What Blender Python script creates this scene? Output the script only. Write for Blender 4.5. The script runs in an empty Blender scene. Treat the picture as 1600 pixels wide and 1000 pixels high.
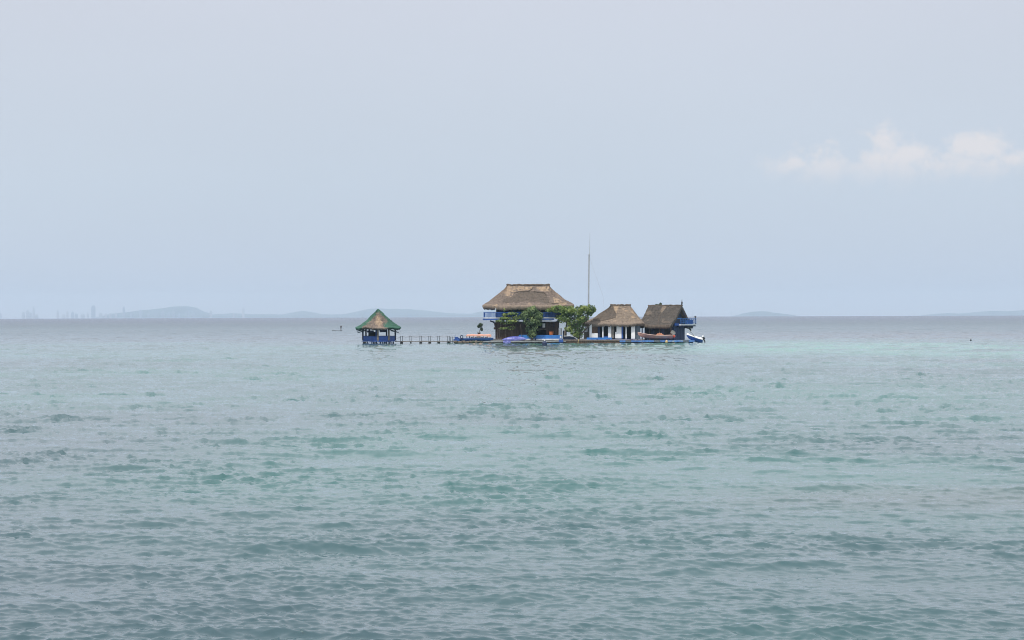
import bpy, math, random
import numpy as np
from mathutils import Vector, Matrix, noise

R = math.radians
random.seed(7)
rng = np.random.default_rng(11)
scene = bpy.context.scene
col = scene.collection

# ------------------------------------------------------------------ camera
F = 3200.0            # focal length in pixels of the 1600 px wide photograph
H = 5.0               # eye height over the water
ROLL = 5.0 / 1600.0
PITCH = 8.5
EARTH = 6.37e6
Y0 = 355.6            # distance of the front of the dock (9 px per metre)

cam_data = bpy.data.cameras.new('camera')
cam = bpy.data.objects.new('camera', cam_data)
col.objects.link(cam)
cam_data.sensor_width = 36.0
cam_data.lens = 36.0 * F / 1600.0
cam_data.clip_start = 0.5
cam_data.clip_end = 90000
cam.matrix_world = (Matrix.Translation((0, 0, H)) @ Matrix.Rotation(math.pi / 2 - PITCH / F, 4, 'X')
                    @ Matrix.Rotation(-ROLL, 4, 'Z'))
scene.camera = cam


def W(px, py, Y=Y0):
    """point at distance Y whose image in the 1600x1000 photograph is (px, py)"""
    dx, dy = px - 800.0, 500.0 - py
    c, s = math.cos(ROLL), math.sin(ROLL)
    u, v = dx * c + dy * s, -dx * s + dy * c
    return Vector((u / F * Y, Y, H + (v - PITCH) / F * Y))


# ------------------------------------------------------------------ world and sun
SUN_EL, SUN_AZ = 58.0, 215.0       # compass style: 0 = +Y, 90 = +X
world = bpy.data.worlds.new('World')
scene.world = world
world.use_nodes = True
wn, wl = world.node_tree.nodes, world.node_tree.links
wn.clear()


def NN(nodes, t, **kw):
    n = nodes.new(t)
    for k, v in kw.items():
        setattr(n, k, v)
    return n


wout = NN(wn, 'ShaderNodeOutputWorld')
wbg = NN(wn, 'ShaderNodeBackground')
wbg.inputs['Strength'].default_value = 0.1
sky = NN(wn, 'ShaderNodeTexSky', sky_type='NISHITA')
sky.sun_disc = False
sky.sun_elevation = R(SUN_EL)
sky.sun_rotation = R(SUN_AZ)
sky.dust_density = 3.0
sky.air_density = 1.2
tc = NN(wn, 'ShaderNodeTexCoord')
sep = NN(wn, 'ShaderNodeSeparateXYZ')
wl.new(tc.outputs['Generated'], sep.inputs[0])


def wmath(op, a, b=None, c=None, clamp=False):
    n = NN(wn, 'ShaderNodeMath', operation=op)
    n.use_clamp = clamp
    for i, x in enumerate((a, b, c)):
        if x is None:
            continue
        if isinstance(x, (int, float)):
            n.inputs[i].default_value = x
        else:
            wl.new(x, n.inputs[i])
    return n.outputs[0]


# milky veil of thin high cloud over the clear sky
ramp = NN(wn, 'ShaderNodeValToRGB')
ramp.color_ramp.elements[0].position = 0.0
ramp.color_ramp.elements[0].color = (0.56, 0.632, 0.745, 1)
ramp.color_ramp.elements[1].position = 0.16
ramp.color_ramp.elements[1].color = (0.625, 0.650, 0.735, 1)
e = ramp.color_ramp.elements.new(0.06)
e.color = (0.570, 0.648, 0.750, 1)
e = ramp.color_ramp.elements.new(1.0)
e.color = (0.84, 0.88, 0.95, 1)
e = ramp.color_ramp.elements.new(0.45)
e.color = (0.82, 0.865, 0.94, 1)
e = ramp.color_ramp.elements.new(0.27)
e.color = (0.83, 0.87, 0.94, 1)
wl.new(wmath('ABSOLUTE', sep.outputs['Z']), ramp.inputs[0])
# faint unevenness of the veil
vnz = NN(wn, 'ShaderNodeTexNoise')
vnz.inputs['Scale'].default_value = 3.0
vnz.inputs['Detail'].default_value = 3.0
vmap = NN(wn, 'ShaderNodeMapping')
vmap.inputs['Scale'].default_value = (1, 1, 3.0)
wl.new(tc.outputs['Generated'], vmap.inputs[0])
wl.new(vmap.outputs[0], vnz.inputs['Vector'])
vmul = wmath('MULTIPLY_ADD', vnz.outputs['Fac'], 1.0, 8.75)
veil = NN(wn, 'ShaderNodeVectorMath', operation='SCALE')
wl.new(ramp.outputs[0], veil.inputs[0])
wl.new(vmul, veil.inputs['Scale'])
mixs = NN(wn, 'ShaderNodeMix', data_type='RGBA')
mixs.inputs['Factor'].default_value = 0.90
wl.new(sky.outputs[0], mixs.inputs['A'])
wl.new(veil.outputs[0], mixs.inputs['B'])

# one low bank of pale cumulus, given by direction from the ground
ax = wmath('DIVIDE', sep.outputs['X'], wmath('MAXIMUM', sep.outputs['Y'], 0.01))
az = wmath('DIVIDE', sep.outputs['Z'], wmath('MAXIMUM', sep.outputs['Y'], 0.01))
front = wmath('GREATER_THAN', sep.outputs['Y'], 0.05)
comb = NN(wn, 'ShaderNodeCombineXYZ')
wl.new(ax, comb.inputs[0])
wl.new(az, comb.inputs[1])
cn = NN(wn, 'ShaderNodeTexNoise')
cn.inputs['Scale'].default_value = 75.0
cn.inputs['Detail'].default_value = 7.0
cn.inputs['Roughness'].default_value = 0.66
wl.new(comb.outputs[0], cn.inputs['Vector'])


def puff(px, py, rx, ry, top=True):
    p = W(px, py, 3200.0)
    x, z = p.x / 3200, p.z / 3200
    dx = wmath('MULTIPLY', wmath('SUBTRACT', ax, x), F / rx)
    dz = wmath('MULTIPLY', wmath('SUBTRACT', az, z), F / ry)
    d2 = wmath('ADD', wmath('MULTIPLY', dx, dx), wmath('MULTIPLY', dz, dz))
    return wmath('SUBTRACT', 1.0, wmath('SQRT', d2))


body = None
for a in ((1290, 268, 84, 30), (1385, 221, 34, 24), (1422, 243, 52, 27), (1470, 264, 60, 20),
          (1530, 240, 58, 28), (1588, 254, 34, 20), (1370, 268, 110, 30), (1500, 264, 110, 28), (1250, 262, 36, 14)):
    p = puff(*a)
    body = p if body is None else wmath('MAXIMUM', body, p)
dens = wmath('ADD', body, wmath('MULTIPLY', wmath('SUBTRACT', cn.outputs['Fac'], 0.5), 3.4))
rmp = NN(wn, 'ShaderNodeMapRange', interpolation_type='SMOOTHSTEP')
rmp.inputs['From Min'].default_value = -0.25
rmp.inputs['From Max'].default_value = 0.85
rmp.inputs['To Max'].default_value = 0.54
wl.new(dens, rmp.inputs['Value'])
# cloud base dissolves in the haze
zb = W(1400, 300, 3200.0).z / 3200
zt = W(1400, 245, 3200.0).z / 3200
fb = NN(wn, 'ShaderNodeMapRange', interpolation_type='SMOOTHSTEP')
fb.inputs['From Min'].default_value = zb
fb.inputs['From Max'].default_value = zt
fb.inputs['To Min'].default_value = 0.12
wl.new(az, fb.inputs['Value'])
cfac = wmath('MULTIPLY', wmath('MULTIPLY', rmp.outputs[0], fb.outputs[0]), front)
mixc = NN(wn, 'ShaderNodeMix', data_type='RGBA')
mixc.inputs['B'].default_value = (8.1, 7.35, 6.95, 1)
wl.new(cfac, mixc.inputs['Factor'])
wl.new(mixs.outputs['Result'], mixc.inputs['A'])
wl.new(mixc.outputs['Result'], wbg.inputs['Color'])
wl.new(wbg.outputs[0], wout.inputs[0])

sun_data = bpy.data.lights.new('sun', 'SUN')
sun_data.energy = 2.6
sun_data.angle = R(1.2)
sun_data.color = (1.0, 0.95, 0.87)
sun = bpy.data.objects.new('sun', sun_data)
col.objects.link(sun)
sd = Vector((math.sin(R(SUN_AZ)) * math.cos(R(SUN_EL)), math.cos(R(SUN_AZ)) * math.cos(R(SUN_EL)), math.sin(R(SUN_EL))))
sun.rotation_euler = sd.to_track_quat('Z', 'Y').to_euler()

vs = scene.view_settings
vs.view_transform = 'Standard'
vs.look = 'None'
vs.exposure = 0.22
vs.gamma = 1.0
vs.use_curve_mapping = False
scene.render.engine = 'CYCLES'
scene.cycles.filter_width = 1.05
scene.cycles.max_bounces = 6
scene.cycles.diffuse_bounces = 3
scene.cycles.volume_bounces = 1
scene.cycles.transparent_max_bounces = 6


# ------------------------------------------------------------------ materials
def mat(name):
    m = bpy.data.materials.new(name)
    m.use_nodes = True
    return m, m.node_tree.nodes, m.node_tree.links, m.node_tree.nodes['Principled BSDF']


def paint(name, c1, c2=None, rough=0.6, scale=2.0, stretch=(1, 1, 1), bump=0.0, detail=5.0, lo=0.35, hi=0.65, third=None):
    m, n, l, b = mat(name)
    if c2 is None:
        c2 = tuple(x * 0.72 for x in c1)
    t = NN(n, 'ShaderNodeTexCoord')
    mp = NN(n, 'ShaderNodeMapping')
    mp.inputs['Scale'].default_value = stretch
    l.new(t.outputs['Object'], mp.inputs[0])
    nz = NN(n, 'ShaderNodeTexNoise')
    nz.inputs['Scale'].default_value = scale
    nz.inputs['Detail'].default_value = detail
    nz.inputs['Roughness'].default_value = 0.62
    l.new(mp.outputs[0], nz.inputs['Vector'])
    r = NN(n, 'ShaderNodeValToRGB')
    r.color_ramp.elements[0].position = lo
    r.color_ramp.elements[1].position = hi
    r.color_ramp.elements[0].color = (*c2, 1)
    r.color_ramp.elements[1].color = (*c1, 1)
    l.new(nz.outputs['Fac'], r.inputs[0])
    out = r.outputs[0]
    if third:
        n2 = NN(n, 'ShaderNodeTexNoise')
        n2.inputs['Scale'].default_value = third[1]
        n2.inputs['Detail'].default_value = 3
        l.new(t.outputs['Object'], n2.inputs['Vector'])
        r2 = NN(n, 'ShaderNodeMapRange')
        r2.inputs['From Min'].default_value = third[2]
        r2.inputs['From Max'].default_value = third[2] + 0.12
        l.new(n2.outputs['Fac'], r2.inputs['Value'])
        mx = NN(n, 'ShaderNodeMix', data_type='RGBA')
        mx.inputs['B'].default_value = (*third[0], 1)
        l.new(r2.outputs[0], mx.inputs['Factor'])
        l.new(out, mx.inputs['A'])
        out = mx.outputs['Result']
    l.new(out, b.inputs['Base Color'])
    b.inputs['Roughness'].default_value = rough
    if bump:
        bp = NN(n, 'ShaderNodeBump')
        bp.inputs['Strength'].default_value = bump
        bp.inputs['Distance'].default_value = 0.05
        l.new(nz.outputs['Fac'], bp.inputs['Height'])
        l.new(bp.outputs[0], b.inputs['Normal'])
    return m


def thatch_mat(name, light, dark, streak, third=None):
    return paint(name, light, dark, rough=0.95, scale=1.0, stretch=streak, bump=0.8, detail=6.0, lo=0.30, hi=0.68, third=third)


M = {}
M['thatch_old'] = thatch_mat('thatch_old', (0.232, 0.180, 0.146), (0.080, 0.063, 0.054), (3.2, 3.2, 1.3), third=((0.32, 0.235, 0.17), 0.45, 0.56))
M['thatch_dark'] = thatch_mat('thatch_dark', (0.150, 0.118, 0.092), (0.068, 0.054, 0.046), (3.5, 3.5, 1.0))
M['thatch_new'] = thatch_mat('thatch_new', (0.43, 0.315, 0.215), (0.19, 0.140, 0.100), (3.0, 3.0, 1.5))
M['thatch_tan'] = thatch_mat('thatch_tan', (0.285, 0.222, 0.168), (0.118, 0.092, 0.072), (3.2, 3.2, 1.2), third=((0.38, 0.285, 0.205), 0.5, 0.60))
M['thatch_fringe'] = thatch_mat('thatch_fringe', (0.31, 0.24, 0.185), (0.125, 0.098, 0.080), (7, 7, 0.8))
M['thatch_grey'] = thatch_mat('thatch_grey', (0.108, 0.091, 0.078), (0.046, 0.040, 0.036), (3.2, 3.2, 1.1), third=((0.17, 0.135, 0.105), 0.6, 0.58))
M['net_green'] = paint('net_green', (0.040, 0.140, 0.090), (0.030, 0.080, 0.058), rough=0.85, scale=3.0, bump=0.4)
M['blue'] = paint('blue', (0.028, 0.105, 0.40), (0.020, 0.066, 0.25), rough=0.5, scale=1.8)
M['blue_bright'] = paint('blue_bright', (0.035, 0.20, 0.56), (0.028, 0.14, 0.44), rough=0.5, scale=1.2)
M['blue_worn'] = paint('blue_worn', (0.10, 0.25, 0.58), (0.05, 0.12, 0.34), rough=0.6, scale=1.5, third=((0.32, 0.40, 0.50), 1.1, 0.58))
M['navy'] = paint('navy', (0.024, 0.040, 0.105), (0.014, 0.022, 0.055), rough=0.7, scale=2.0, stretch=(4, 4, 0.5))
M['navy_wall'] = paint('navy_wall', (0.046, 0.068, 0.135), (0.030, 0.042, 0.078), rough=0.7, scale=2.0, stretch=(5, 5, 0.4))
M['slate_wall'] = paint('slate_wall', (0.13, 0.165, 0.20), (0.08, 0.10, 0.125), rough=0.75, scale=1.5, stretch=(3, 3, 0.6))
M['white'] = paint('white', (0.88, 0.88, 0.88), (0.72, 0.72, 0.70), rough=0.7, scale=1.3, stretch=(1, 1, 0.6), lo=0.25, hi=0.5)
M['white_metal'] = paint('white_metal', (0.72, 0.74, 0.76), (0.50, 0.52, 0.54), rough=0.45, scale=2.0)
M['wood_dark'] = paint('wood_dark', (0.125, 0.085, 0.066), (0.058, 0.040, 0.034), rough=0.85, scale=1.6, stretch=(5, 5, 0.5), bump=0.4)
M['wood_brown'] = paint('wood_brown', (0.19, 0.115, 0.075), (0.085, 0.052, 0.038), rough=0.85, scale=2.0, stretch=(4, 4, 0.6), bump=0.4)
M['wood_grey'] = paint('wood_grey', (0.25, 0.225, 0.195), (0.12, 0.105, 0.092), rough=0.85, scale=2.0, stretch=(2, 2, 0.7), bump=0.3)
M['wood_wet'] = paint('wood_wet', (0.035, 0.033, 0.030), (0.015, 0.016, 0.016), rough=0.5, scale=2.5, bump=0.5)
M['concrete'] = paint('concrete', (0.36, 0.37, 0.37), (0.20, 0.21, 0.215), rough=0.85, scale=1.2, bump=0.3)
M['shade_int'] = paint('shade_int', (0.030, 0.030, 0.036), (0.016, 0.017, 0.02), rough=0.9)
M['orange'] = paint('orange', (0.62, 0.20, 0.06), (0.50, 0.14, 0.05), rough=0.5)
M['coral'] = paint('coral', (0.78, 0.42, 0.31), (0.66, 0.32, 0.23), rough=0.6, scale=0.8)
M['pink_hull'] = paint('pink_hull', (0.60, 0.30, 0.235), (0.42, 0.21, 0.175), rough=0.45, scale=0.8, third=((0.50, 0.36, 0.34), 0.8, 0.55))
M['pink_deck'] = paint('pink_deck', (0.72, 0.50, 0.43), (0.58, 0.36, 0.30), rough=0.5)
M['tarp_orange'] = paint('tarp_orange', (0.42, 0.185, 0.105), (0.28, 0.12, 0.075), rough=0.8, scale=1.5)
M['violet'] = paint('violet', (0.27, 0.28, 0.62), (0.10, 0.11, 0.40), rough=0.35, scale=0.7, stretch=(0.6, 1, 3.0), lo=0.42, hi=0.58)
M['grey_cowl'] = paint('grey_cowl', (0.34, 0.33, 0.30), (0.18, 0.175, 0.165), rough=0.4, scale=3)
M['black'] = paint('black', (0.020, 0.021, 0.024), (0.012, 0.012, 0.014), rough=0.4)
M['red'] = paint('red', (0.60, 0.11, 0.06), (0.42, 0.06, 0.04), rough=0.5)
M['yellow'] = paint('yellow', (0.72, 0.53, 0.24), (0.50, 0.36, 0.17), rough=0.5, scale=5)
M['galvanised'] = paint('galvanised', (0.42, 0.42, 0.44), (0.32, 0.32, 0.34), rough=0.5, scale=1.0)
M['bark'] = paint('bark', (0.17, 0.14, 0.11), (0.08, 0.066, 0.052), rough=0.9, scale=4, bump=0.4)
M['rock'] = paint('rock', (0.19, 0.155, 0.12), (0.065, 0.055, 0.048), rough=0.9, scale=1.6, bump=0.6, third=((0.10, 0.11, 0.07), 1.2, 0.56))
M['skin'] = paint('skin', (0.13, 0.075, 0.05), (0.10, 0.06, 0.042), rough=0.6)
M['cloth_dark'] = paint('cloth_dark', (0.03, 0.035, 0.05), (0.02, 0.022, 0.03), rough=0.9)
M['feather'] = paint('feather', (0.05, 0.045, 0.042), (0.025, 0.022, 0.022), rough=0.8)
M['far_block'] = paint('far_block', (0.42, 0.42, 0.42), (0.34, 0.34, 0.34), rough=0.9, scale=0.01)
M['far_pale'] = paint('far_pale', (0.50, 0.50, 0.50), (0.42, 0.42, 0.42), rough=0.9, scale=0.01)
M['far_dark'] = paint('far_dark', (0.28, 0.30, 0.33), (0.22, 0.24, 0.26), rough=0.9, scale=0.01)
M['hill'] = paint('hill', (0.075, 0.100, 0.060), (0.040, 0.060, 0.038), rough=1.0, scale=0.004, detail=6)


def leaf_mat(name, a, b_, c):
    m, n, l, b = mat(name)
    at = NN(n, 'ShaderNodeAttribute')
    at.attribute_name = 'tone'
    r = NN(n, 'ShaderNodeValToRGB')
    r.color_ramp.elements[0].color = (*a, 1)
    r.color_ramp.elements[1].color = (*c, 1)
    e_ = r.color_ramp.elements.new(0.55)
    e_.color = (*b_, 1)
    l.new(at.outputs['Fac'], r.inputs[0])
    l.new(r.outputs[0], b.inputs['Base Color'])
    b.inputs['Roughness'].default_value = 0.55
    tr = NN(n, 'ShaderNodeBsdfTranslucent')
    l.new(r.outputs[0], tr.inputs[0])
    mx = NN(n, 'ShaderNodeMixShader')
    mx.inputs[0].default_value = 0.28
    l.new(b.outputs[0], mx.inputs[1])
    l.new(tr.outputs[0], mx.inputs[2])
    l.new(mx.outputs[0], n['Material Output'].inputs[0])
    return m


M['leaf_mid'] = leaf_mat('leaf_mid', (0.050, 0.092, 0.042), (0.135, 0.205, 0.080), (0.29, 0.36, 0.14))
M['leaf_bright'] = leaf_mat('leaf_bright', (0.060, 0.112, 0.038), (0.18, 0.26, 0.065), (0.36, 0.42, 0.12))
M['leaf_dark'] = leaf_mat('leaf_dark', (0.020, 0.042, 0.022), (0.042, 0.078, 0.036), (0.085, 0.130, 0.05))


# ------------------------------------------------------------------ mesh helpers
class MB:
    def __init__(s):
        s.v, s.f, s.mi = [], [], []
        s.m = 0

    def add(s, verts, faces):
        o = len(s.v)
        s.v.extend([tuple(p) for p in verts])
        s.f.extend([tuple(i + o for i in f) for f in faces])
        s.mi.extend([s.m] * len(faces))
        return s

    def box(s, x0, x1, y0, y1, z0, z1, mtx=None, bev=0.0):
        if x1 < x0: x0, x1 = x1, x0
        if y1 < y0: y0, y1 = y1, y0
        if z1 < z0: z0, z1 = z1, z0
        vs_ = [Vector(p) for p in ((x0, y0, z0), (x1, y0, z0), (x1, y1, z0), (x0, y1, z0),
                                   (x0, y0, z1), (x1, y0, z1), (x1, y1, z1), (x0, y1, z1))]
        if mtx: vs_ = [mtx @ p for p in vs_]
        return s.add(vs_, [(0, 3, 2, 1), (4, 5, 6, 7), (0, 1, 5, 4), (1, 2, 6, 5), (2, 3, 7, 6), (3, 0, 4, 7)])

    def tube(s, pts, r, n=6, r2=None, cap=True):
        pts = [Vector(p) for p in pts]
        r2 = r if r2 is None else r2
        rings = []
        for i, p in enumerate(pts):
            d = (pts[min(i + 1, len(pts) - 1)] - pts[max(i - 1, 0)])
            d = d.normalized() if d.length > 1e-6 else Vector((0, 0, 1))
            a = d.cross(Vector((0, 1, 0)) if abs(d.y) < 0.9 else Vector((1, 0, 0))).normalized()
            b = d.cross(a)
            t = i / max(1, len(pts) - 1)
            rr = r + (r2 - r) * t
            rings.append([p + (a * math.cos(q) + b * math.sin(q)) * rr for q in [2 * math.pi * k / n for k in range(n)]])
        vs_ = [p for g in rings for p in g]
        fs = []
        for i in range(len(pts) - 1):
            for k in range(n):
                k2 = (k + 1) % n
                fs.append((i * n + k, i * n + k2, (i + 1) * n + k2, (i + 1) * n + k))
        if cap:
            fs.append(tuple(range(n - 1, -1, -1)))
            fs.append(tuple((len(pts) - 1) * n + k for k in range(n)))
        return s.add(vs_, fs)

    def lathe(s, prof, c, n=20, sx=1.0, sy=1.0):
        vs_, fs = [], []
        for (r, z) in prof:
            for k in range(n):
                a = 2 * math.pi * k / n
                vs_.append((c[0] + r * math.cos(a) * sx, c[1] + r * math.sin(a) * sy, c[2] + z))
        for i in range(len(prof) - 1):
            for k in range(n):
                k2 = (k + 1) % n
                fs.append((i * n + k, i * n + k2, (i + 1) * n + k2, (i + 1) * n + k))
        fs.append(tuple(range(n - 1, -1, -1)))
        fs.append(tuple((len(prof) - 1) * n + k for k in range(n)))
        return s.add(vs_, fs)

    def prism(s, poly, y0, y1):
        """polygon of (x, z) pushed through from y0 to y1"""
        n = len(poly)
        vs_ = [(x, y0, z) for x, z in poly] + [(x, y1, z) for x, z in poly]
        fs = [tuple(range(n)), tuple(range(2 * n - 1, n - 1, -1))]
        for k in range(n):
            k2 = (k + 1) % n
            fs.append((k, k + n, k2 + n, k2))
        return s.add(vs_, fs)

    def grid(s, rows, closed=False):
        """rows of equal length points"""
        n = len(rows[0])
        vs_ = [p for r_ in rows for p in r_]
        fs = []
        for i in range(len(rows) - 1):
            for k in range(n if closed else n - 1):
                k2 = (k + 1) % n
                fs.append((i * n + k, i * n + k2, (i + 1) * n + k2, (i + 1) * n + k))
        return s.add(vs_, fs)

    def build(s, name, mats, parent=None, smooth=False, origin=None):
        if not isinstance(mats, (list, tuple)):
            mats = [mats]
        me = bpy.data.meshes.new(name)
        vv = s.v
        if parent is not None:
            o = parent
            off = Vector((0, 0, 0))
            while o is not None:
                off += o.location
                o = o.parent
            vv = [(p[0] - off.x, p[1] - off.y, p[2] - off.z) for p in vv]
        elif origin is not None:
            vv = [(p[0] - origin[0], p[1] - origin[1], p[2] - origin[2]) for p in vv]
        me.from_pydata(vv, [], s.f)
        for m_ in mats:
            me.materials.append(m_)
        if len(mats) > 1:
            me.polygons.foreach_set('material_index', s.mi)
        if smooth:
            me.polygons.foreach_set('use_smooth', [True] * len(me.polygons))
        me.update()
        o = bpy.data.objects.new(name, me)
        col.objects.link(o)
        if parent is not None:
            o.parent = parent
        elif origin is not None:
            o.location = origin
        return o


def tag(o, label=None, cat=None, group=None, kind=None):
    if label: o['label'] = label
    if cat: o['category'] = cat
    if group: o['group'] = group
    if kind: o['kind'] = kind
    return o


def thing(name, label, cat, loc, group=None):
    o = bpy.data.objects.new(name, None)
    col.objects.link(o)
    o.location = loc
    o.empty_display_size = 0.5
    return tag(o, label, cat, group)


def part(name, m, mb, parent, smooth=False, label=None, kind=None):
    o = mb.build(name, m, parent, smooth)
    if label: o['label'] = label
    if kind: o['kind'] = kind
    return o


def pbox(px0, px1, py0, py1, Y, depth, mb=None, front=True):
    """box whose front face covers the given photo pixels at distance Y"""
    mb = mb or MB()
    a, b = W(px0, py1, Y), W(px1, py0, Y)
    return mb.box(a.x, b.x, Y, Y + depth, a.z, b.z)


def fn(x, y, z, s=1.0, seed=0):
    return noise.noise(Vector((x * s + seed * 17.3, y * s - seed * 5.1, z * s + seed * 3.7)))


# ------------------------------------------------------------------ sea
def sea_tile(N, L, lmin, lmax, wind, spread, rms, seed, power=-3.6):
    g = np.random.default_rng(seed)
    k1 = 2 * np.pi * np.fft.fftfreq(N, L / N)
    kx, ky = np.meshgrid(k1, k1, indexing='ij')
    k = np.hypot(kx, ky)
    k[0, 0] = 1
    kmin, kmax = 2 * np.pi / lmax, 2 * np.pi / lmin
    P = k ** power * np.exp(-(kmin / k) ** 4) * np.exp(-(k / kmax) ** 4)
    ct = (kx * math.cos(wind) + ky * math.sin(wind)) / k
    P *= np.clip(np.abs(ct), 0, 1) ** spread * 0.975 + 0.025
    P[0, 0] = 0
    h = (g.normal(size=(N, N)) + 1j * g.normal(size=(N, N))) * np.sqrt(P)
    z = np.real(np.fft.ifft2(h))
    dx = np.real(np.fft.ifft2(-1j * kx / k * h))
    dy = np.real(np.fft.ifft2(-1j * ky / k * h))
    f = rms / z.std()
    return np.stack([dx * f, dy * f, z * f], -1).astype(np.float32), L


def sample(tile, x, y):
    T, L = tile
    N = T.shape[0]
    u = (x / L * N) % N
    v = (y / L * N) % N
    i, j = np.floor(u).astype(int) % N, np.floor(v).astype(int) % N
    fu, fv = (u - np.floor(u))[..., None], (v - np.floor(v))[..., None]
    i2, j2 = (i + 1) % N, (j + 1) % N
    return (T[i, j] * (1 - fu) * (1 - fv) + T[i2, j] * fu * (1 - fv) + T[i, j2] * (1 - fu) * fv + T[i2, j2] * fu * fv)


WIND = R(-97)
tiles = [sea_tile(512, 137.0, 2.2, 7.5, WIND, 9.0, 0.040, 1),
         sea_tile(1024, 53.0, 0.50, 2.4, WIND + 0.12, 9.0, 0.0250, 2, -3.2),
         sea_tile(1024, 17.3, 0.13, 0.75, WIND - 0.2, 3.5, 0.0140, 3, -2.8)]


def smooth01(x):
    x = np.clip(x, 0, 1)
    return x * x * (3 - 2 * x)


def sea_mesh():
    rs = [1.0]
    while rs[-1] < 27.0:
        rs.append(rs[-1] * 1.08)
    while rs[-1] < 27000:
        r = rs[-1]
        if r < 700:
            rs.append(r + min(0.0000420 * r * r, 0.0046 * r))
        else:
            rs.append(r * 1.03)
    rs = np.array(rs)
    th = np.linspace(R(-17.2), R(17.2), 960)
    rr, tt = np.meshgrid(rs, th, indexing='ij')
    x, y = rr * np.sin(tt), rr * np.cos(tt)
    d = np.zeros(x.shape + (3,), np.float32)
    edge = smooth01((R(17.2) - np.abs(tt)) / R(1.6))
    near = smooth01((rr - 3) / 20)
    # gusts: calmer and rougher patches of water
    gust = np.zeros_like(x)
    for q in range(7):
        a = rng.uniform(0, 6.28)
        lam = 14 * 1.5 ** q
        gust += np.sin((x * math.cos(a) + y * math.sin(a)) * 6.28 / lam + rng.uniform(0, 6.28)) * 0.15
    gustA = 1 + gust * 0.22
    # wave groups: short steep trains between smoother water
    grp = np.zeros_like(x)
    for q in range(14):
        a = rng.uniform(0, 6.28)
        lam = rng.uniform(3.0, 16.0)
        grp += np.sin((x * math.cos(a) * 0.6 + y * math.sin(a)) * 6.28 / lam + rng.uniform(0, 6.28))
    grp = np.clip(0.98 + 0.10 * grp, 0.6, 1.5)
    # the trains steepen towards the top of the longer waves that carry them
    wts = [edge * near * (1 - smooth01((rr - 700) / 1500)) * gustA * (1 + 0.15 * smooth01((rr - 45) / 80)),
           edge * near * (1 - smooth01((rr - 350) / 500)) * gustA * grp * (0.85 + 0.80 * smooth01((rr - 40) / 90)),
           edge * near * (1 - smooth01((rr - 90) / 260)) * (1 + gust * 0.5) * (0.4 + 0.6 * grp) * (0.90 + 1.0 * smooth01((rr - 40) / 90))]
    for t, w, chop in zip(tiles, wts, (1.2, 1.1, 0.75)):
        d += sample(t, x, y) * w[..., None] * np.array([chop, chop, 1.0], np.float32)
    z = d[..., 2] - rr ** 2 / (2 * EARTH)
    V = np.stack([x - d[..., 0], y - d[..., 1], z], -1)
    n, m = x.shape
    idx = np.arange(n * m).reshape(n, m)
    q1 = np.stack([idx[:-1, :-1], idx[:-1, 1:], idx[1:, 1:], idx[1:, :-1]], -1).reshape(-1, 4)[:, ::-1]
    # the rest of the circle, coarse
    rs2 = rs[::18]
    if rs2[-1] != rs[-1]:
        rs2 = np.append(rs2, rs[-1])
    th2 = np.linspace(R(17.2), R(360 - 17.2), 72)
    r2, t2 = np.meshgrid(rs2, th2, indexing='ij')
    V2 = np.stack([r2 * np.sin(t2), r2 * np.cos(t2), -r2 ** 2 / (2 * EARTH)], -1)
    n2, m2 = r2.shape
    idx2 = np.arange(n2 * m2).reshape(n2, m2) + n * m
    q2 = np.stack([idx2[:-1, :-1], idx2[:-1, 1:], idx2[1:, 1:], idx2[1:, :-1]], -1).reshape(-1, 4)[:, ::-1]
    V = np.concatenate([V.reshape(-1, 3), V2.reshape(-1, 3)]).astype(np.float32)
    Q = np.concatenate([q1, q2]).astype(np.int32)
    me = bpy.data.meshes.new('sea')
    me.vertices.add(len(V))
    me.vertices.foreach_set('co', V.ravel())
    me.loops.add(Q.size)
    me.loops.foreach_set('vertex_index', Q.ravel())
    me.polygons.add(len(Q))
    me.polygons.foreach_set('loop_start', np.arange(0, Q.size, 4, dtype=np.int32))
    me.polygons.foreach_set('loop_total', np.full(len(Q), 4, np.int32))
    me.polygons.foreach_set('use_smooth', np.ones(len(Q), bool))
    me.update(calc_edges=True)
    o = bpy.data.objects.new('sea', me)
    col.objects.link(o)
    return o


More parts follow.
